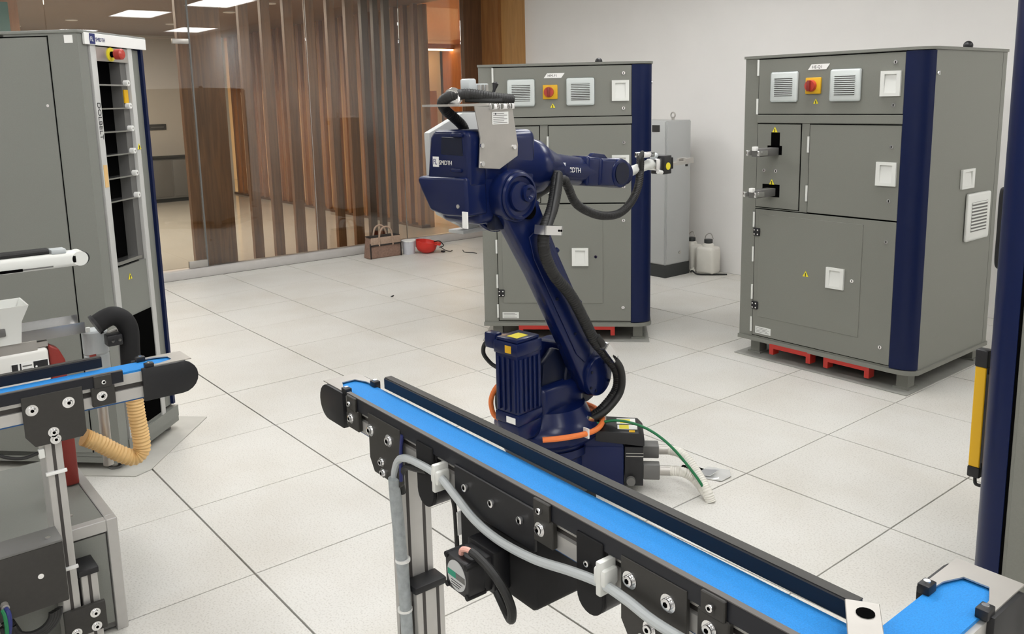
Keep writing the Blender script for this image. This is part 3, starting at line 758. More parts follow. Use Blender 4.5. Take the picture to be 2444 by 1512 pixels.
text('lettering', 'FL', .027, TM @ T(-.070, 1.288, .0016), 'ink_blue', lg, sx=.75)
text('lettering', 'SMIDTH', .021, TM @ T(-.040, 1.288, .0008), 'white', cv1, sx=.85)
MB().cyl((-.483, -.06, 1.155), (-.486, -.06, 1.155), .007, n=8).build('screw', 'steel', cv2)
MB().box(-.4875, -.482, -.105, -.082, 1.085, 1.140).build('label', 'paper', cv2)
# grey valve box on the far side
vb = MB().prism([(-.425, 1.39), (-.265, 1.455), (-.12, 1.452), (-.12, 1.05), (-.25, 1.03), (-.385, 1.10), (-.42, 1.20)], L(0, -.17, 0), (1, 0, 0), (0, 0, 1), .03, bev=.004).build('valve_box', 'cabinet_pale', upper)
MB().box(-.26, -.13, .15, .205, 1.448, 1.458).build('box_edge', 'black', vb)
MB().box(-.30, -.14, .12, .20, 1.022, 1.034, bev=.002).build('bottom_tray', 'cabinet_pale', vb)
# stainless bracket with label
bp_ = [(-.450, 1.480), (-.276, 1.467), (-.253, 1.345), (-.256, 1.309), (-.344, 1.270), (-.437, 1.280), (-.428, 1.375)]
br = MB().prism(bp_, L(0, .112, 0), (1, 0, 0), (0, 0, 1), .006, bev=.001, seg=1).build('bracket_plate', 'steel', upper)
MB().box(-.52, -.27, -.118, .06, 1.479, 1.486).build('bracket_top', 'steel', br)
lb = MB().box(-.375, -.300, -.1205, -.1185, 1.418, 1.458).build('rating_label', 'paper', br)
for k in range(6): MB().box(-.371, -.371 + (.05 if k % 2 else .065), -.1212, -.1202, 1.422 + k * .006, 1.4235 + k * .006).build('print_line', 'furn_grey', lb)
MB().cyl(L(-.36, .1205, 1.452), L(-.36, .1215, 1.452), .003, n=8).build('print_dot', 'ink', lb)
for (d_, z_) in ((-.425, 1.352), (-.425, 1.293), (-.275, 1.340)): MB().cyl(L(d_, .118, z_), L(d_, .124, z_), .008, n=12).build('bolt', 'steel_bright', br)
# hose assembly on top of the bracket
MB().tube([L(-.33, -.06, 1.385), L(-.352, -.05, 1.412), L(-.388, -.05, 1.440), L(-.428, -.05, 1.468), L(-.452, -.035, 1.495), L(-.44, -.005, 1.513), L(-.40, .03, 1.518), L(-.362, .06, 1.512), L(-.314, .085, 1.503), L(-.258, .10, 1.497)], .0175, n=14, ribs=.04, rib_len=.008).build('hose', 'rubber', br)
MB().tube([L(-.40, .02, 1.50), L(-.36, .07, 1.497), L(-.31, .10, 1.495)], .009, n=10).build('hose', 'rubber', br)
vv = MB().box(-.36, -.30, -.03, .02, 1.520, 1.552, bev=.003).box(-.395, -.36, -.035, .01, 1.515, 1.568, bev=.006).build('valve_block', 'cable_grey', br)
for k in range(3): MB().box(-.352 + k * .018, -.342 + k * .018, -.034, -.029, 1.524, 1.548).build('valve', 'steel', vv)
MB().lathe([(.026, -.012), (.030, -.008), (.030, .008), (.026, .012)], L(-.43, -.005, 1.510), (1, .3, .3), n=20).build('pipe_clamp', 'chrome', br)
MB().lathe([(.005, 0), (.005, .02), (.011, .04), (.006, .046)], L(-.31, .06, 1.512), (.35, 0, 1), n=14).build('plug', 'black', br)
for (d_, l_) in ((-.375, .03), (-.33, .035), (-.29, .022)): MB().box(d_ - l_ / 2, d_ + l_ / 2, -.132, -.116, 1.466, 1.486, bev=.003).build('clip', 'chrome', br)
# --- forearm and wrist
fa = MB()
ca = math.radians(6.5)
def FA(s, a=0.0, h=0.0): return (s * math.cos(ca) + h * math.sin(ca), -a, 1.243 - s * math.sin(ca) + h * math.cos(ca))
FM = frame(FA(0), (math.cos(ca), 0, -math.sin(ca)), (0, 1, 0), (math.sin(ca), 0, math.cos(ca)))
fa.box(.20, .33, -.052, .052, -.058, .058, bev=.014, seg=3, M=FM)
fa.box(.27, .45, .020, .060, -.05, .055, bev=.016, seg=3, M=FM)
fa.box(.27, .45, -.060, -.030, -.055, .055, bev=.014, seg=3, M=FM)
fa.prism([(.20, .045), (.24, .072), (.31, .070), (.34, .05)], (0, -.045, 0), (1, 0, 0), (0, 0, 1), -.02, bev=.004, M=FM)
fore = fa.build('wrist_fork', 'robot_blue', upper)
w = MB()
w.cyl((.40, -.066, 0), (.40, .045, 0), .060, n=32, bev=.012, M=FM)
w.lathe([(.0, .36), (.050, .36), (.058, .38), (.058, .47), (.052, .495), (.036, .51), (.0, .512)], FA(0), (math.cos(ca), 0, -math.sin(ca)), n=32)
wr = w.build('wrist', 'robot_blue', upper)
MB().cyl((.40, -.0675, 0), (.40, -.070, 0), .044, n=28, M=FM).build('wrist_cap', 'robot_dark', wr)
lg2 = MB().box(.028, .060, -.0585, -.053, -.012, .026, M=FM).build('logo_square', 'white', upper)
text('lettering', 'FL', .029, FM @ T(.031, -.0590, -.004) @ RX(90), 'ink_blue', lg2, sx=.8)
text('lettering', 'SMIDTH', .027, FM @ T(.062, -.0578, -.008) @ RX(90), 'white', upper, sx=.95)
# tool
tl = MB().cyl(L(.51, 0, 1.186), L(.69, 0, 1.214), .020, .021, n=20).build('tool_rod', 'plastic_white', wr)
gr = MB().box(.735, .790, -.040, .030, 1.166, 1.246, bev=.003).build('gripper', 'black', wr)
MB().cyl((.7345, -.006, 1.204), (.732, -.006, 1.204), .014, n=16).build('sticker', 'label_yellow', gr)
MB().cyl((.762, -.0402, 1.200), (.762, -.0425, 1.200), .016, n=16).build('sticker', 'label_yellow', gr)
MB().box(.690, .735, -.03, .025, 1.185, 1.235, bev=.006).build('adapter', 'steel_bright', gr)
MB().cyl(L(.70, .03, 1.18), L(.73, .03, 1.175), .009, n=12).build('fitting', 'white', gr)
MB().cyl(L(.70, .0, 1.24), L(.73, .0, 1.247), .012, n=12).build('fitting', 'cable_grey', gr)
MB().box(.790, .812, -.035, .025, 1.185, 1.235, bev=.003).build('jaw_block', 'black_matte', gr)
for sy in (-.022, .012):
    MB().box(.812, .95, sy - .005, sy + .005, 1.197, 1.211).box(.92, .985, sy - .006, sy + .006, 1.200, 1.222).build('jaw', 'steel', gr)
MB().cyl(L(.955, .01, 1.20), L(.955, .01, 1.185), .006, n=10).build('pin', 'socket', gr)
MB().tube([L(.64, .0, 1.255), L(.60, .02, 1.265), L(.575, .03, 1.24), L(.59, .02, 1.20)], .010, n=10).build('connector_hose', 'rubber', wr)
MB().box(.60, .68, -.03, .02, 1.245, 1.268, bev=.004).build('hose_bracket', 'chrome', wr)
wh = [(-.06, .02, 1.151), (-.035, .06, 1.185), (.015, .085, 1.205), (.042, .085, 1.177), (.094, .08, 1.109), (.194, .07, 1.062), (.298, .06, 1.037), (.407, .05, 1.036), (.50, .04, 1.074), (.560, .03, 1.135), (.600, .01, 1.202), (.615, .0, 1.25)]
MB().tube([L(*p) for p in wh], .0165, n=14, ribs=.05, rib_len=.008).build('hose', 'rubber', upper)
MB().tube([L(-.16, -.02, 1.09), L(-.11, .0, 1.12), L(-.06, .03, 1.165), L(-.02, .07, 1.195)], .024, n=14).build('hose', 'rubber', upper)
# cable hole with foil on the floor beside the base
ho = MB().prism([(-.07, -.035), (.03, -.045), (.05, .03), (-.02, .045), (-.07, .03)], (1.055, 2.265, .0006), (.95, .3, 0), (-.3, .95, 0), .0012).build('floor_cutout', 'dark_gap')
tag(ho, 'ragged dark cable cut-out in the floor tile behind the robot base', 'cut-out')
fo = MB()
fo.prism([(-.06, -.05), (.05, -.055), (.075, .0), (.06, .05), (-.03, .055)], (1.115, 2.29, .003), (.9, .43, .03), (-.43, .9, .02), .003)
fo.prism([(-.05, -.02), (.03, -.03), (.05, .02), (-.02, .03)], (1.10, 2.27, .008), (.9, .3, .25), (-.3, .9, .1), .002)
tag(fo.build('foil_sheet', 'foil'), 'crumpled piece of silver foil lying by the robot cable cut-out', 'foil')

# ================================================================== LEFT MACHINE (tall magazine cabinet)
LM = frame((-.537, .50, 0), (-.7071068, .7071068, 0), (-.7071068, -.7071068, 0), (0, 0, 1))
lm = thing('magazine_cabinet', 'tall grey cabinet at the left with a dark slotted shelf column and emergency stop', 'cabinet', LM)
H = 1.795
MB().box(0, .06, .0, .95, .06, H - .012).box(0, .49, .30, .95, .06, H - .012).build('body', 'grey_side', lm)
MB().box(-.006, .492, -.008, .955, H - .012, H, bev=.002).build('top_plate', 'grey_side', lm)
MB().box(.445, .492, .03, .95, .06, H - .012).build('side_wall', 'grey_side', lm)
MB().prism([(.492, .06), (.486, .015), (.470, -.002), (.452, -.002), (.452, .06)], (0, 0, .13), (1, 0, 0), (0, 1, 0), H - .145).build('corner_column', 'column_blue', lm)
# seams of the side door
MB().box(-.0012, .001, .118, .1215, .08, H - .02).build('door_gap', 'dark_gap', lm)
MB().box(-.0012, .001, .118, .95, H - .0245, H - .0205).build('door_gap', 'dark_gap', lm)
sd = MB().box(-.004, 0, .1225, .94, .08, H - .026, bev=.001, seg=1).build('side_door', 'grey_side', lm)
MB().cyl((-.004, .145, 1.51), (-.007, .145, 1.51), .006, n=10).build('screw', 'chrome', sd)
MB().box(-.0018, 0, .018, .052, 1.745, 1.775).build('label', 'paper', lm)
# front: black recess, bars, sign
MB().box(.052, .078, .012, .02, .10, 1.738).build('recess', 'dark_gap', lm)
MB().box(.06, .45, .06, .30, .06, H - .02).build('inner_back', 'dark_gap', lm)
MB().box(.074, .112, -.004, .035, .10, 1.745, bev=.002).build('upright', 'grey_light', lm)
MB().box(.345, .378, -.004, .035, .10, 1.745, bev=.002).build('upright', 'grey_light', lm)
MB().box(.378, .452, .012, .02, .13, 1.738).build('infill_panel', 'grey_side', lm)
sgn_ = MB().box(.030, .484, -.012, -.002, 1.742, 1.787, bev=.001, seg=1).build('header_sign', 'white', lm)
sq = MB().box(.062, .098, -.0135, -.0115, 1.745, 1.785).build('logo_square', 'ink_blue', sgn_)
text('lettering', 'FL', .026, T(.065, -.0140, 1.755) @ RX(90), 'white', sq, sx=.8)
text('lettering', 'SMIDTH', .022, T(.102, -.0126, 1.756) @ RX(90), 'ink_blue', sgn_, sx=.85)
ep = MB().box(.112, .345, -.001, .006, 1.682, 1.738).build('stop_panel', 'steel', lm)
es = MB().cyl((.215, -.001, 1.711), (.215, -.006, 1.711), .028, n=24).build('emergency_stop', 'label_yellow', ep)
MB().cyl((.215, -.006, 1.711), (.215, -.022, 1.711), .012, n=16).build('stem', 'dark_gap', es)
MB().lathe([(.014, .020), (.021, .024), (.022, .050), (.016, .056), (.0, .057)], (.215, -.001, 1.711), (0, -1, 0), n=20).build('button', 'red_knob', es)
# shelves with round stops
MB().box(.300, .345, .012, .059, .84, 1.682).build('rail_panel', 'furn_grey', lm)
for k in range(6):
    z = 1.588 - k * .0945
    MB().box(.112, .318, -.002, .059, z - .003, z + .003).build('shelf', 'steel_bright', lm)
    st = MB().cyl((.268 + .05, .010, z + .010), (.268 + .05, -.010, z + .010), .012, n=16).build('stop_roller', 'white', lm)
    MB().cyl((.318, -.0102, z + .010), (.318, -.012, z + .010), .004, n=8).build('screw', 'steel', st)
MB().box(.305, .335, .006, .011, 1.515, 1.57).build('label', 'yellow', lm)
MB().box(.112, .345, .004, .02, .10, .84).build('lower_panel', 'grey_side', lm)
MB().box(.118, .30, -.006, .05, .852, .866).build('lip', 'steel_bright', lm)
MB().box(.20, .345, .001, .006, .13, .62).build('opening', 'dark_gap', lm)
warn(lm, .205, .79, .004, .03); warn(lm, .362, 1.33, -.004, .03)
text('lettering', 'DOLBELT', .032, T(.082, -.0046, 1.52) @ RX(90) @ RZ(-90), 'ink', lm, sx=1.1)
MB().box(.080, .106, -.0052, -.004, 1.18, 1.27).build('label', 'tan', lm)
# bottom frame, feet, floor plate
MB().box(0, .492, 0, .95, .035, .062).box(.06, .485, -.006, .03, .062, .115).build('bottom_frame', 'grey_side', lm)
for (fx, fy) in ((.03, .05), (.45, .05), (.03, .85), (.45, .85)):
    ft = MB().cyl((fx, fy, .012), (fx, fy, .036), .012, n=12).build('foot', 'steel', lm)
    MB().cyl((fx, fy, .004), (fx, fy, .013), .026, n=16).build('foot_pad', 'furn_grey', ft)
MB().prism([(-.05, -.085), (.02, -.115), (.62, -.075), (.62, .98), (-.07, .98)], (0, 0, .0006), (1, 0, 0), (0, 1, 0), .0035).build('floor_plate', 'mat_plate_light', lm)

# ================================================================== CONVEYORS
def bolt(parent, s, z, y, r=.008, washer=True):
    t = MB().cyl((s, y, z), (s, y - .008, z), r, n=16, bev=.001)
    if washer: t.cyl((s, y, z), (s, y - .002, z), r * 1.55, n=20)
    o = t.build('bolt', 'chrome', parent)
    MB().cyl((s, y - .0075, z), (s, y - .0085, z), r * .5, n=6).build('socket', 'dark_gap', o)
def stadium(s0, s1, z0, z1, left, n=10):
    r_ = (z1 - z0) / 2
    if left: return [(s1, z0), (s1, z1)] + arc(s0 + r_, (z0 + z1) / 2, r_, 90, 270, n)
    return [(s0, z1), (s0, z0)] + arc(s1 - r_, (z0 + z1) / 2, r_, -90, 90, n)
FW = .088           # frame width
def conveyor(label, M, s0, s1, end, caplen=.13, near_guide=None, far_guide=None, plates=(), clips=(), rollers=(), slots=()):
    t = thing('belt_conveyor', label, 'conveyor', M)
    left = end == 'L'
    f0, f1 = (s0 + caplen * .6, s1) if left else (s0, s1 - caplen * .6)
    # aluminium frame with a t-slot along both sides
    fr = MB()
    fr.box(f0, f1, 0, FW, .756, .783); fr.box(f0, f1, 0, FW, .711, .741); fr.box(f0, f1, .012, FW - .012, .741, .756)
    fr.build('frame', 'alu', t)
    MB().box(f0, f1, .0085, .0125, .741, .756).build('slot', 'alu_slot', t)
    MB().box(f0, f1, .004, FW - .004, .706, .7108).build('return_belt', 'belt_edge', t)
    e0 = s0 + .045 if left else s1 - .045
    b0, b1 = (s0 + .03, s1) if left else (s0, s1 - .03)
    MB().box(b0, b1, .008, FW - .004, .783, .7885).build('belt', 'belt', t)
    MB().cyl((e0, .010, .745), (e0, FW - .008, .745), .0415, n=32).build('end_pulley', 'belt', t)
    for y0 in (-.010, FW - .004):
        a, b_ = (s0, s0 + caplen) if left else (s1 - caplen, s1)
        g = MB(); g.prism(stadium(a, b_, .700, .792, left), (0, y0 + .014, 0), (1, 0, 0), (0, 0, 1), .014, bev=.0015, seg=2)
        g.build('end_cap', 'black', t)
    # sheet metal bridge over the pulley with hexagonal cut-out
    dr = 1 if left else -1; x0 = s0 if left else s1
    pl_ = [(x0 + dr * .015, -.004), (x0 + dr * .125, -.004), (x0 + dr * .125, .010), (x0 + dr * .095, .012), (x0 + dr * .060, .026), (x0 + dr * .060, FW - .026), (x0 + dr * .095, FW - .012), (x0 + dr * .125, FW - .010), (x0 + dr * .125, FW + .004), (x0 + dr * .015, FW + .004)]
    MB().prism(pl_ if left else list(reversed(pl_)), (0, 0, .792), (1, 0, 0), (0, 1, 0), .0025).build('bridge_plate', 'steel', t)
    for y in (.004, FW - .004):
        bl = MB().box(x0 + dr * .128 - .012, x0 + dr * .128 + .012, y - .009, y + .009, .788, .803, bev=.002).build('bridge_clamp', 'black', t)
        MB().cyl((x0 + dr * .128, y, .803), (x0 + dr * .128, y, .806), .005, n=10).build('screw', 'steel_bright', bl)
    if near_guide:
        a, b_ = near_guide
        g = MB().box(a, b_, -.010, .002, .768, .7985).build('side_guide', 'guide', t)
        MB().box(a, b_, -.0095, .0015, .7985, .8005).build('guide_edge', 'guide_top', g)
    if far_guide:
        a, b_ = far_guide
        g = MB().box(a, b_, FW - .002, FW + .020, .792, .820, bev=.0015, seg=1).build('side_guide', 'guide', t)
        MB().box(a, b_, FW + .001, FW + .0195, .8195, .8212).build('guide_edge', 'plate_dark', g)
    for (a, b_, zb, bl) in plates:
        p = MB(); p.prism([(a, .780), (a, zb + .03), (a + .02, zb), (b_ - .01, zb), (b_, zb + .012), (b_, .780)], (0, -.004, 0), (1, 0, 0), (0, 0, 1), .008, bev=.001, seg=1)
        po = p.build('mounting_plate', 'plate_dark', t)
        for (bs, bz, br) in bl: bolt(po, bs, bz, -.012, br)
    for c in clips:
        g = MB().box(c - .022, c + .022, -.016, -.0095, .765, .799, bev=.0015, seg=1).box(c - .03, c + .028, -.013, -.001, .715, .768, bev=.002, seg=1).build('guide_clip', 'plate_dark', t)
        bolt(g, c, .782, -.016, .006, False); bolt(g, c - .006, .743, -.013, .0085)
    for (a, b_) in rollers:
        pts = [(b_, .780), (a, .780)] + [((a + b_) / 2 + (b_ - a) / 2 * math.cos(x), .672 + (b_ - a) / 2 * math.sin(x)) for x in [PI + k * PI / 10 for k in range(11)]]
        g = MB(); g.prism(list(reversed(pts)), (0, -.004, 0), (1, 0, 0), (0, 0, 1), -.090, bev=.002, seg=1)
        ro = g.build('roller_housing', 'black', t)
        MB().prism([(p[0], p[1]) for p in reversed(pts)], (0, -.0055, 0), (1, 0, 0), (0, 0, 1), .008, bev=.0015, seg=1).build('cover', 'black_matte', ro)
        bolt(ro, (a + b_) / 2, .735, -.0135, .006, False)
    return t
def tslot_leg(parent, s0, y0, w, d, z0, z1, name='leg'):
    o = MB().box(s0, s0 + w, y0, y0 + d, z0, z1, bev=.002, seg=1).build(name, 'alu', parent)
    MB().box(s0 + w / 2 - .004, s0 + w / 2 + .004, y0 - .0006, y0 + .003, z0, z1).build('slot', 'alu_slot', o)
    for k in (.25, .75): MB().box(s0 + w - .003, s0 + w + .0006, y0 + d * k - .004, y0 + d * k + .004, z0, z1).build('slot', 'alu_slot', o)
    return o

CM = T(1.16, .608, 0) @ RZ(-1.25)
c1 = conveyor('long blue belt conveyor running from the centre to the lower right corner', CM, 0, 1.455, 'L',
              near_guide=(.155, 1.455), far_guide=(.17, 1.445),
              plates=((.264, .410, .640, ((.276, .741, .0095), (.361, .741, .0095), (.323, .677, .0075), (.327, .652, .0075))),
                      (1.101, 1.238, .640, ((1.122, .746, .0095), (1.203, .745, .0095), (1.165, .683, .0085), (1.15, .655, .0075)))),
              clips=(.186, .906, 1.288), rollers=((.480, .545), (.996, .060 + 1.0)))
# gearbox cover and drive motor
gb = MB(); gb.prism([(.632, .770), (.632, .575), (.645, .562), (.868, .562), (.882, .575), (.882, .770)], (0, -.006, 0), (1, 0, 0), (0, 0, 1), -.15, bev=.006, seg=2)
gbo = gb.build('drive_housing', 'black_matte', c1)
MB().box(.628, .884, -.014, -.006, .690, .775, bev=.002, seg=1).build('cover_plate', 'black', gbo)
for s_ in (.672, .760, .848): bolt(gbo, s_, .741, -.014, .008, False)
MB().box(.6285, .6325, -.012, .03, .62, .67).build('label', 'paper', gbo)
mo = MB().box(.722, .792, -.062, -.014, .586, .656, bev=.004).box(.714, .800, -.045, -.006, .578, .664, bev=.004).build('drive_motor', 'black', c1)
MB().prism([(.727, .586), (.787, .586), (.795, .594), (.795, .648), (.787, .656), (.727, .656), (.719, .648), (.719, .594)], (0, -.062, 0), (1, 0, 0), (0, 0, 1), .038, bev=.002, seg=1).build('motor_end', 'black', mo)
for (a, b_) in ((.724, .591), (.790, .591), (.724, .651), (.790, .651)): MB().cyl((a, -.102, b_), (a, -.06, b_), .006, n=10).build('tie_bolt', 'black_matte', mo)
lbm = MB().cyl((.757, -.100, .621), (.757, -.1012, .621), .030, n=32).build('motor_label', 'motor_label', mo)
MB().prism([(.729, .615), (.756, .615), (.756, .627), (.729, .627)], (0, -.1013, 0), (1, 0, 0), (0, 0, 1), .0006).build('label_band', 'green_label', lbm)
MB().prism([(.756, .615), (.785, .615), (.785, .627), (.756, .627)], (0, -.1013, 0), (1, 0, 0), (0, 0, 1), .0006).build('label_band', 'furn_grey', lbm)
for k in range(3): MB().box(.740, .776 - .005 * k, -.1019, -.1013, .608 - k * .005, .6090 - k * .005).build('print_line', 'ink', lbm)
MB().tube([(.752, -.085, .658), (.756, -.085, .668), (.768, -.082, .672), (.782, -.078, .670)], .0055, n=8).build('lead', 'pink', mo)
MB().tube([(.778, -.079, .671), (.80, -.078, .668), (.835, -.075, .655), (.865, -.07, .63), (.878, -.065, .60), (.872, -.06, .573), (.850, -.05, .562), (.815, -.04, .572), (.785, -.035, .59)], .0085, n=10).build('motor_cable', 'rubber', mo)
# leg, cable bundle, ties
lg1 = tslot_leg(c1, .322, .006, .042, .085, .004, .70)
lg1b = tslot_leg(c1, .372, .012, .042, .075, .004, .375)
MB().box(.366, .418, .006, .092, .375, .392, bev=.003).build('end_cap', 'black', lg1b)
MB().box(.31, .43, -.02, .12, 0.0, .006).build('foot_plate', 'alu', lg1)
tslot_leg(c1, 1.15, .006, .042, .085, .004, .70)
cp = [(.395, -.004, .05), (.392, -.004, .20), (.386, -.004, .38), (.380, -.006, .50), (.374, -.008, .60), (.378, -.012, .66), (.405, -.016, .708), (.445, -.018, .728), (.50, -.020, .735), (.555, -.022, .738), (.60, -.024, .735), (.655, -.026, .715), (.72, -.028, .693), (.80, -.03, .685), (.90, -.03, .692), (1.00, -.028, .712), (1.07, -.026, .722), (1.13, -.028, .722), (1.19, -.03, .716), (1.26, -.03, .716), (1.40, -.03, .72)]
MB().tube(cp[4:], .0085, n=10).build('air_hose', 'cable_grey', c1)
MB().tube([(p[0] + .006, p[1] - .004, p[2]) for p in cp[:6]], .0145, n=12).build('cable_sleeve', 'cable_clear', c1)
MB().tube([(.388, .002, .62), (.398, -.006, .665), (.43, -.010, .70), (.48, -.016, .715), (.53, -.018, .728)], .007, n=8).build('cable', 'rubber', c1)
MB().tube([(.575, -.012, .738), (.605, -.012, .715), (.622, -.012, .68), (.626, -.012, .62), (.628, -.012, .56)], .005, n=8).build('cable', 'rubber', c1)
MB().tube([(.418, -.010, .772), (.414, -.012, .74), (.410, -.012, .70), (.408, -.012, .66)], .0042, n=8).build('cable', 'ink_blue', c1)
for z in (.335, .46): MB().lathe([(.0150, -.003), (.0175, -.003), (.0175, .003), (.0150, .003)], (.391, -.008, z), (0, 0, 1), n=16).build('cable_tie', 'white', c1)
for s_ in (.585, 1.075): MB().box(s_ - .014, s_ + .014, -.036, -.004, .722, .752, bev=.005).box(s_ - .006, s_ + .006, -.038, -.002, .705, .765, bev=.003).build('cable_tie_mount', 'plastic_white', c1)
bk = MB().prism([(0, -.022), (.10, -.022), (.10, .022), (0, .022)] , (1.452, FW + .005, .822), (.55, -.83, 0), (.83, .55, 0), .004, bev=.001, seg=1).build('guide_bracket', 'steel', c1)
MB().cyl((1.470, FW - .018, .8262), (1.470, FW - .018, .8275), .012, n=16).build('slot_hole', 'dark_gap', bk)

c2 = conveyor('blue belt conveyor end reaching in from the left edge', T(.727, 0, 0) @ RZ(90), -.9, .432, 'R', caplen=.150,
              near_guide=(-.9, .232), far_guide=(-.9, .205),
              plates=((-.013, .129, .645, ((.008, .744, .0095), (.093, .745, .0095), (.051, .675, .0085), (.054, .655, .0085))),), clips=(.180,))
lg2_ = tslot_leg(c2, .028, .006, .042, .085, .004, .70)
lg2b = tslot_leg(c2, .078, .012, .042, .075, .004, .245)
MB().box(.072, .124, .006, .092, .245, .262, bev=.003).build('end_cap', 'black', lg2b)
cl = MB().box(.024, .128, -.008, .006, .085, .165, bev=.002).build('leg_clamp', 'plate_dark', lg2_)
for (a, b_) in ((.05, .10), (.10, .10), (.10, .14)): bolt(cl, a, b_, -.008, .0085)
for z in (.56, .285): MB().box(.024, .074, -.003, .0065, z - .004, z + .004, bev=.001).build('cable_tie', 'white', lg2_)
MB().box(.0, .10, -.02, .093, 0, .006).build('foot_plate', 'alu', lg2_)
tslot_leg(c2, -.75, .006, .042, .085, .004, .70)
MB().tube([(-.10, -.004, .665), (-.06, -.006, .635), (-.02, -.006, .622), (.022, -.004, .628)], .0045, n=8).build('cable', 'rubber', c2)
MB().box(.012, .026, -.010, .004, .61, .634, bev=.002).build('cable_clip', 'plastic_white', c2)

c3 = conveyor('short blue belt conveyor end in the lower right corner', T(2.716, 0, 0) @ RZ(90), .05, .945, 'R', caplen=.13)
tslot_leg(c3, .25, .006, .042, .085, .004, .70)
tslot_leg(c3, .72, .006, .042, .085, .004, .70)

# ================================================================== FEEDER STAND ON THE LEFT
fc = thing('feeder_cabinet', 'low grey cabinet with aluminium frame under the left conveyor', 'cabinet', T(.630, .203, 0))
FH = .345
MB().box(-.60, -.012, -1.1, -.012, .01, FH - .008).build('body', 'furn_grey', fc)
MB().box(-.60, -.028, -1.1, -.030, FH - .008, FH - .003).build('top_panel', 'grey_side', fc)
MB().box(-.030, 0, -.030, 0, 0, FH, bev=.002, seg=1).build('corner_post', 'alu', fc)
MB().box(-.63, -.030, -.028, 0, FH - .030, FH, bev=.002, seg=1).build('top_rail', 'alu', fc)
MB().box(-.030, 0, -1.1, -.030, FH - .035, FH, bev=.002, seg=1).build('top_rail', 'alu', fc)
MB().box(-.010, -.004, -1.1, -.034, .03, FH - .04).build('front_panel', 'grey_side', fc)
MB().box(-.6, -.030, -.010, -.004, .03, FH - .035).build('side_panel', 'grey_side', fc)
MB().cyl((-.10, -.10, FH - .003), (-.10, -.10, FH + .001), .006, n=10).build('screw', 'steel', fc)

fd = thing('vibrating_feeder', 'white vibrating feeder with red end post and a metal tray, far left', 'feeder', T(.30, .165, FH))
rp2 = MB().prism([(-.030, 0), (.012, 0), (.012, .40), (-.004, .44), (-.030, .456)], (.016, 0, 0), (0, 1, 0), (0, 0, 1), -.045, bev=.006, seg=3).build('end_post', 'red_dark', fd)
MB().box(-.10, .022, -.55, -.032, .34, .45, bev=.012, seg=3).build('body', 'feeder_white', fd)
fl_ = MB().box(.0222, .0236, -.135, -.036, .372, .418).build('front_label', 'paper', fd)
for (y0, y1, z0, z1, m_) in ((-.133, -.117, .374, .416, 'ink'), (-.112, -.108, .374, .416, 'ink'), (-.076, -.038, .374, .416, 'ink'), (-.105, -.08, .405, .409, 'furn_grey'), (-.105, -.08, .394, .398, 'furn_grey'), (-.105, -.08, .383, .387, 'furn_grey')):
    MB().box(.0236, .0242, y0, y1, z0, z1).build('print', m_, fl_)
for z in (.385, .40): MB().cyl((.0242, -.069, z), (.0246, -.069, z), .003, n=8).build('print', 'paper', fl_)
MB().box(-.085, .01, -.50, -.03, .452, .468).build('spring_block', 'steel', fd)
tr = MB()
tr.box(-.075, .012, -.40, .075, .474, .479); tr.box(-.078, -.075, -.40, .075, .474, .515); tr.box(.012, .015, -.40, .075, .474, .508)
tr.build('tray', 'steel_bright', fd)
MB().box(-.03, .0, -.30, -.105, .468, .474).build('tray_mount', 'black', fd)
MB().box(.013, .018, -.40, -.06, .430, .476).build('tray_skirt', 'steel', fd)
hp_ = thing('hopper', 'flared white metal hopper standing over the feeder tray at the left edge', 'hopper', T(.285, .025, FH + .478))
hb = MB()
hb.prism([(-.058, .105), (-.038, 0), (.038, 0), (.058, .105)], (0, .035, 0), (0, 1, 0), (0, 0, 1), .004)
b_ = bmesh.new()
def ringv(h, w): return [b_.verts.new((sx * w, sy * w, h)) for sx, sy in ((-1, -1), (1, -1), (1, 1), (-1, 1))]
R_ = [ringv(0, .040), ringv(.065, .046), ringv(.115, .066), ringv(.115, .062), ringv(.065, .042), ringv(.004, .036)]
for a, c in zip(R_[:-1], R_[1:]):
    for i in range(4): b_.faces.new((a[i], a[(i + 1) % 4], c[(i + 1) % 4], c[i]))
bmesh.ops.recalc_face_normals(b_, faces=b_.faces)
hb = MB(); hb._add(b_); hb.build('funnel', 'plastic_white', hp_)
MB().box(.040, .050, -.035, .002, .028, .052, bev=.003).build('window', 'furn_grey', hp_)
la_ = thing('linear_arm', 'white horizontal actuator arm with black hoses on top, left edge', 'actuator', T(.30, 0, 1.052))
MB().box(-.03, .03, -.55, .245, -.022, .022, bev=.012, seg=3).cyl((-.03, .245, 0), (.03, .245, 0), .022, n=24).build('beam', 'plastic_white', la_)
MB().box(.028, .032, -.55, .09, -.018, -.010).build('groove', 'dark_gap', la_)
MB().box(.0285, .0315, .09, .17, -.016, -.012).build('groove', 'furn_grey', la_)
for x in (-.012, .012): MB().tube([(x, -.55, .030), (x, -.2, .030), (x, .105, .030), (x, .165, .030)], .0085, n=10).build('hose', 'rubber', la_)
MB().box(-.022, .026, .17, .21, .02, .034, bev=.003).build('hose_fitting', 'cable_grey', la_)
MB().cyl((-.02, .252, .0), (.026, .252, .0), .020, n=20).build('end_cap', 'black', la_)
MB().box(-.03, .03, -.55, -.49, FH - 1.052, -.02).build('post', 'alu', la_)

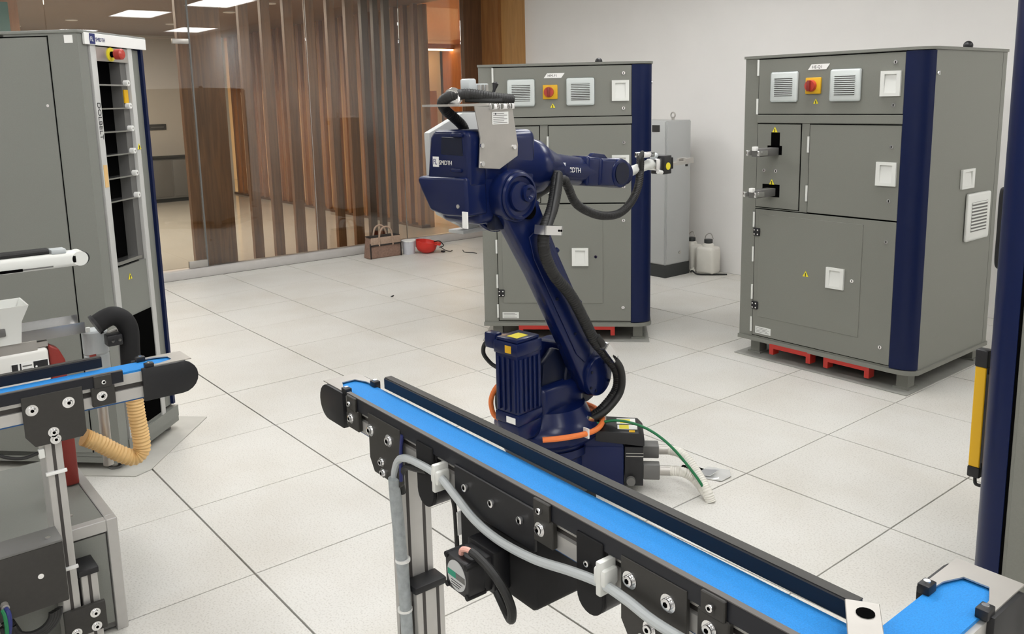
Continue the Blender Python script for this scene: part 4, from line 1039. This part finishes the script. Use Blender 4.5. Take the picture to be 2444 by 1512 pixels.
vm = thing('vibration_motor', 'pale grey cylindrical motor with white fittings beside the red post', 'motor', T(.22, .285, FH))
vb_ = MB(); vb_.lathe([(.034, .30), (.037, .305), (.037, .375), (.035, .377), (.035, .381), (.038, .383), (.038, .452), (.034, .457), (.0, .457)], (0, 0, 0), (0, 0, 1), n=32)
vb_.build('housing', 'cable_grey', vm)
MB().cyl((0, 0, 0), (0, 0, .30), .016, n=16).build('stand', 'steel', vm)
for (x, y, z) in ((.02, -.022, .457), (.026, .012, .457), (-.01, .02, .457)): MB().cyl((x, y, z), (x, y, z + .014), .007, n=10).build('fitting', 'plastic_white', vm)
MB().box(.0375, .039, -.03, -.01, .377, .386).build('band', 'red_dark', vm)
MB().cyl((.02, .034, .44), (.03, .062, .45), .008, n=10).build('fitting', 'steel', vm)

xh = thing('extraction_hose', 'tan ribbed suction hose below a black elbow pipe at the left', 'hose', T(.30, .36, 0))
MB().tube([(0, -.085, .835), (0, -.055, .850), (0, -.030, .853), (0, -.005, .835), (0, .008, .80), (0, .006, .74), (0, .004, .66), (0, .004, .60)], .030, n=20).build('elbow', 'black_matte', xh)
MB().cyl((0, -.09, .833), (0, -.082, .837), .034, n=20).cyl((0, .004, .60), (0, .004, .61), .033, n=20).build('collar', 'black', xh)
MB().box(-.01, .034, -.065, -.02, .765, .80, bev=.004).build('bracket', 'black', xh)
for y in (-.05, -.03): MB().cyl((.034, y, .783), (.038, y, .783), .005, n=8).build('screw', 'chrome', xh)
MB().tube([(0, .004, .60), (0, .006, .52), (0, .012, .44), (0, .010, .395), (0, -.018, .378), (0, -.06, .405), (0, -.11, .45), (0, -.145, .478), (0, -.155, .485)], .026, n=18, ribs=.06, rib_len=.0105).build('hose', 'tan', xh)

jb = thing('junction_box', 'dark grey control box on the left conveyor leg, bottom left', 'box', T(.80, 0, .25))
MB().box(-.065, .025, -.45, .028, 0, .163, bev=.003).build('body', 'plate_dark', jb)
MB().box(-.065, .026, -.45, .029, .163, .170, bev=.002).build('lid', 'furn_grey', jb)
MB().cyl((.0, .0, .170), (.0, .0, .174), .007, n=12).build('screw', 'chrome', jb)
MB().cyl((.025, -.03, .09), (.029, -.03, .09), .007, n=12).build('screw', 'chrome', jb)
MB().cyl((.025, -.115, .045), (.045, -.115, .045), .009, n=12).build('gland', 'steel', jb)
MB().tube([(.045, -.115, .045), (.06, -.112, .035), (.066, -.115, 0), (.064, -.13, -.05)], .006, n=8).build('wire', 'ink_blue', jb)
MB().tube([(.046, -.122, .043), (.062, -.12, .030), (.070, -.122, -.01), (.068, -.135, -.06)], .005, n=8).build('wire', 'green', jb)
cl_ = MB()
for k in range(4):
    r_ = .060 - .007 * k
    cl_.tube([(-.02 + .004 * k, -.055 + r_ * math.cos(a) * 1.1, -.035 + r_ * math.sin(a)) for a in [PI + j * PI / 12 for j in range(13)]], .007, n=8, smooth=False)
cl_.build('cable_loop', 'rubber', jb)
MB().tube([(-.02, -.11, -.02), (-.01, -.08, -.10), (0, -.05, -.17), (.0, -.03, -.245)], .014, n=8).build('drop_cable', 'rubber', jb)

# ================================================================== MACHINE AT THE RIGHT EDGE
rm = thing('press_cabinet', 'tall grey machine with a rounded blue corner column at the right edge', 'cabinet', T(2.21, 2.0, 0))
R0 = .085
ap = arc(R0, R0, R0, 180, 270, 10)
MB().prism(ap + [(R0 + .003, 0), (R0 + .003, .03), (.03, R0 + .01), (0, R0 + .01)], (0, 0, .05), (1, 0, 0), (0, 1, 0), 2.0).build('corner_column', 'column_blue', rm)
MB().box(R0 + .009, 1.0, .006, .9, .05, 2.05).box(.006, .3, R0 + .014, .9, .05, 2.05).build('body', 'grey', rm)
MB().box(R0 + .002, R0 + .010, .004, .02, .05, 2.05).build('seam', 'dark_gap', rm)
MB().box(R0 + .02, .95, 0.002, .007, .12, 1.98, bev=.001).build('front_door', 'grey', rm)
MB().box(.0, 1.0, .0, .9, 2.05, 2.07).build('top_plate', 'grey', rm)
MB().box(.02, 1.0, .02, .9, 0, .05).build('plinth', 'plinth', rm)
hh = MB().tube([(.0, .16, 1.225), (-.028, .16, 1.228), (-.036, .16, 1.215), (-.036, .16, 1.115), (-.036, .16, 1.03), (-.028, .16, 1.015), (.0, .16, 1.018)], .0085, n=10).build('door_handle', 'black', rm)
lc = MB().box(-.052, -.022, .105, .135, .44, .735, bev=.002, seg=1).build('light_curtain', 'yellow', rm)
MB().box(-.054, -.020, .103, .137, .735, .785, bev=.004).build('end_cap', 'black', lc)
MB().box(-.054, -.020, .103, .137, .408, .44, bev=.004).build('end_cap', 'black', lc)
MB().box(-.022, -.019, .108, .132, .44, .735).build('lens', 'ink', lc)
MB().box(-.018, .004, .098, .14, .46, .72, bev=.002).build('mount_rail', 'black', lc)
for z in (.475, .69): MB().box(-.03, .004, .108, .132, z - .014, z + .014, bev=.003).build('bracket', 'black', lc)
MB().tube([(-.037, .12, .408), (-.033, .12, .385), (-.012, .12, .39), (.0, .12, .43)], .005, n=8).build('cable', 'rubber', lc)

# ================================================================== SMALL THINGS ON THE FLOOR BY THE GLASS
bg_ = thing('tote_bag', 'brown leather handbag with two handles on the floor by the glass', 'handbag', T(-4.14, 3.89, 0) @ RZ(88))
b = MB(); b.prism([(-.185, 0), (.185, 0), (.165, .17), (.155, .205), (-.155, .205), (-.165, .17)], (0, .06, 0), (1, 0, 0), (0, 0, 1), .12, bev=.012, seg=3); b.build('body', 'bag', bg_)
MB().prism([(-.168, .135), (.168, .135), (.160, .205), (-.160, .205)], (0, -.058, 0), (1, 0, 0), (0, 0, 1), .008, bev=.003).build('flap', 'bag_light', bg_)
MB().box(-.172, .172, -.070, -.055, .122, .136, bev=.003).build('strap', 'bag_dark', bg_)
MB().box(-.160, .160, -.062, .062, .203, .212, bev=.003).build('opening', 'bag_dark', bg_)
for x in (-.172, .16): MB().box(x, x + .012, -.066, -.052, .0, .15, bev=.003).build('piping', 'bag_dark', bg_)
for y in (-.066, .055): MB().tube([(-.075, y, .12), (-.07, y, .22), (-.045, y * 1.05, .285), (0, y * 1.1, .305), (.045, y * 1.05, .285), (.07, y, .22), (.075, y, .12)], .009, n=10).build('handle', 'bag_light', bg_)
tb = thing('plastic_tub', 'pale translucent plastic tub between the handbag and red helmet', 'tub', T(-4.09, 4.155, 0))
MB().lathe([(.0, 0), (.058, 0), (.064, .10), (.066, .135), (.060, .135), (.056, .01), (.0, .01)], (0, 0, 0), (0, 0, 1), n=24).build('tub', 'tub', tb)
MB().lathe([(.066, .128), (.070, .128), (.070, .138), (.066, .138)], (0, 0, 0), (0, 0, 1), n=24).build('rim', 'white', tb)
he = thing('safety_helmet', 'red safety helmet lying upside down on the floor', 'helmet', T(-4.02, 4.30, 0))
hs = MB(); prof = [(.0, .0), (.045, .004), (.08, .022), (.102, .055), (.108, .09), (.109, .12), (.104, .12), (.10, .08), (.07, .03), (.0, .012)]
hs.lathe(prof, (0, 0, 0), (.12, .12, 1), n=28); hs.build('shell', 'helmet', he)
MB().box(-.09, .09, .09, .15, .105, .112, bev=.003, M=RZ(-40) @ RX(-8)).build('peak', 'helmet', he)
MB().tube([(.06, .07, .11), (.11, .10, .12), (.13, .13, .085), (.10, .15, .06), (.08, .12, .05)], .005, n=8).build('chin_strap', 'rubber', he)
MB().tube([(.09, .13, .05), (.13, .16, .02), (.15, .20, .008), (.13, .24, .008)], .004, n=8).build('strap_end', 'rubber', he)
MB().box(.10, .14, .12, .15, .004, .02, bev=.004).build('buckle', 'black', he)
sc_ = MB().cyl((-2.55, 3.024, 0), (-2.55, 3.024, .006), .010, n=8).cyl((-2.55, 3.024, .005), (-2.535, 3.03, .012), .005, n=8).build('screw', 'socket')
tag(sc_, 'tiny dark screw lying on a floor tile joint left of the robot', 'screw')
sc2 = MB().tube([(-3.74, 4.56, .03), (-3.73, 4.575, .008), (-3.70, 4.60, .004), (-3.65, 4.63, .004), (-3.60, 4.63, .004)], .004, n=6).build('wire_scrap', 'socket')
tag(sc2, 'thin scrap of dark wire on the floor right of the red helmet', 'wire')
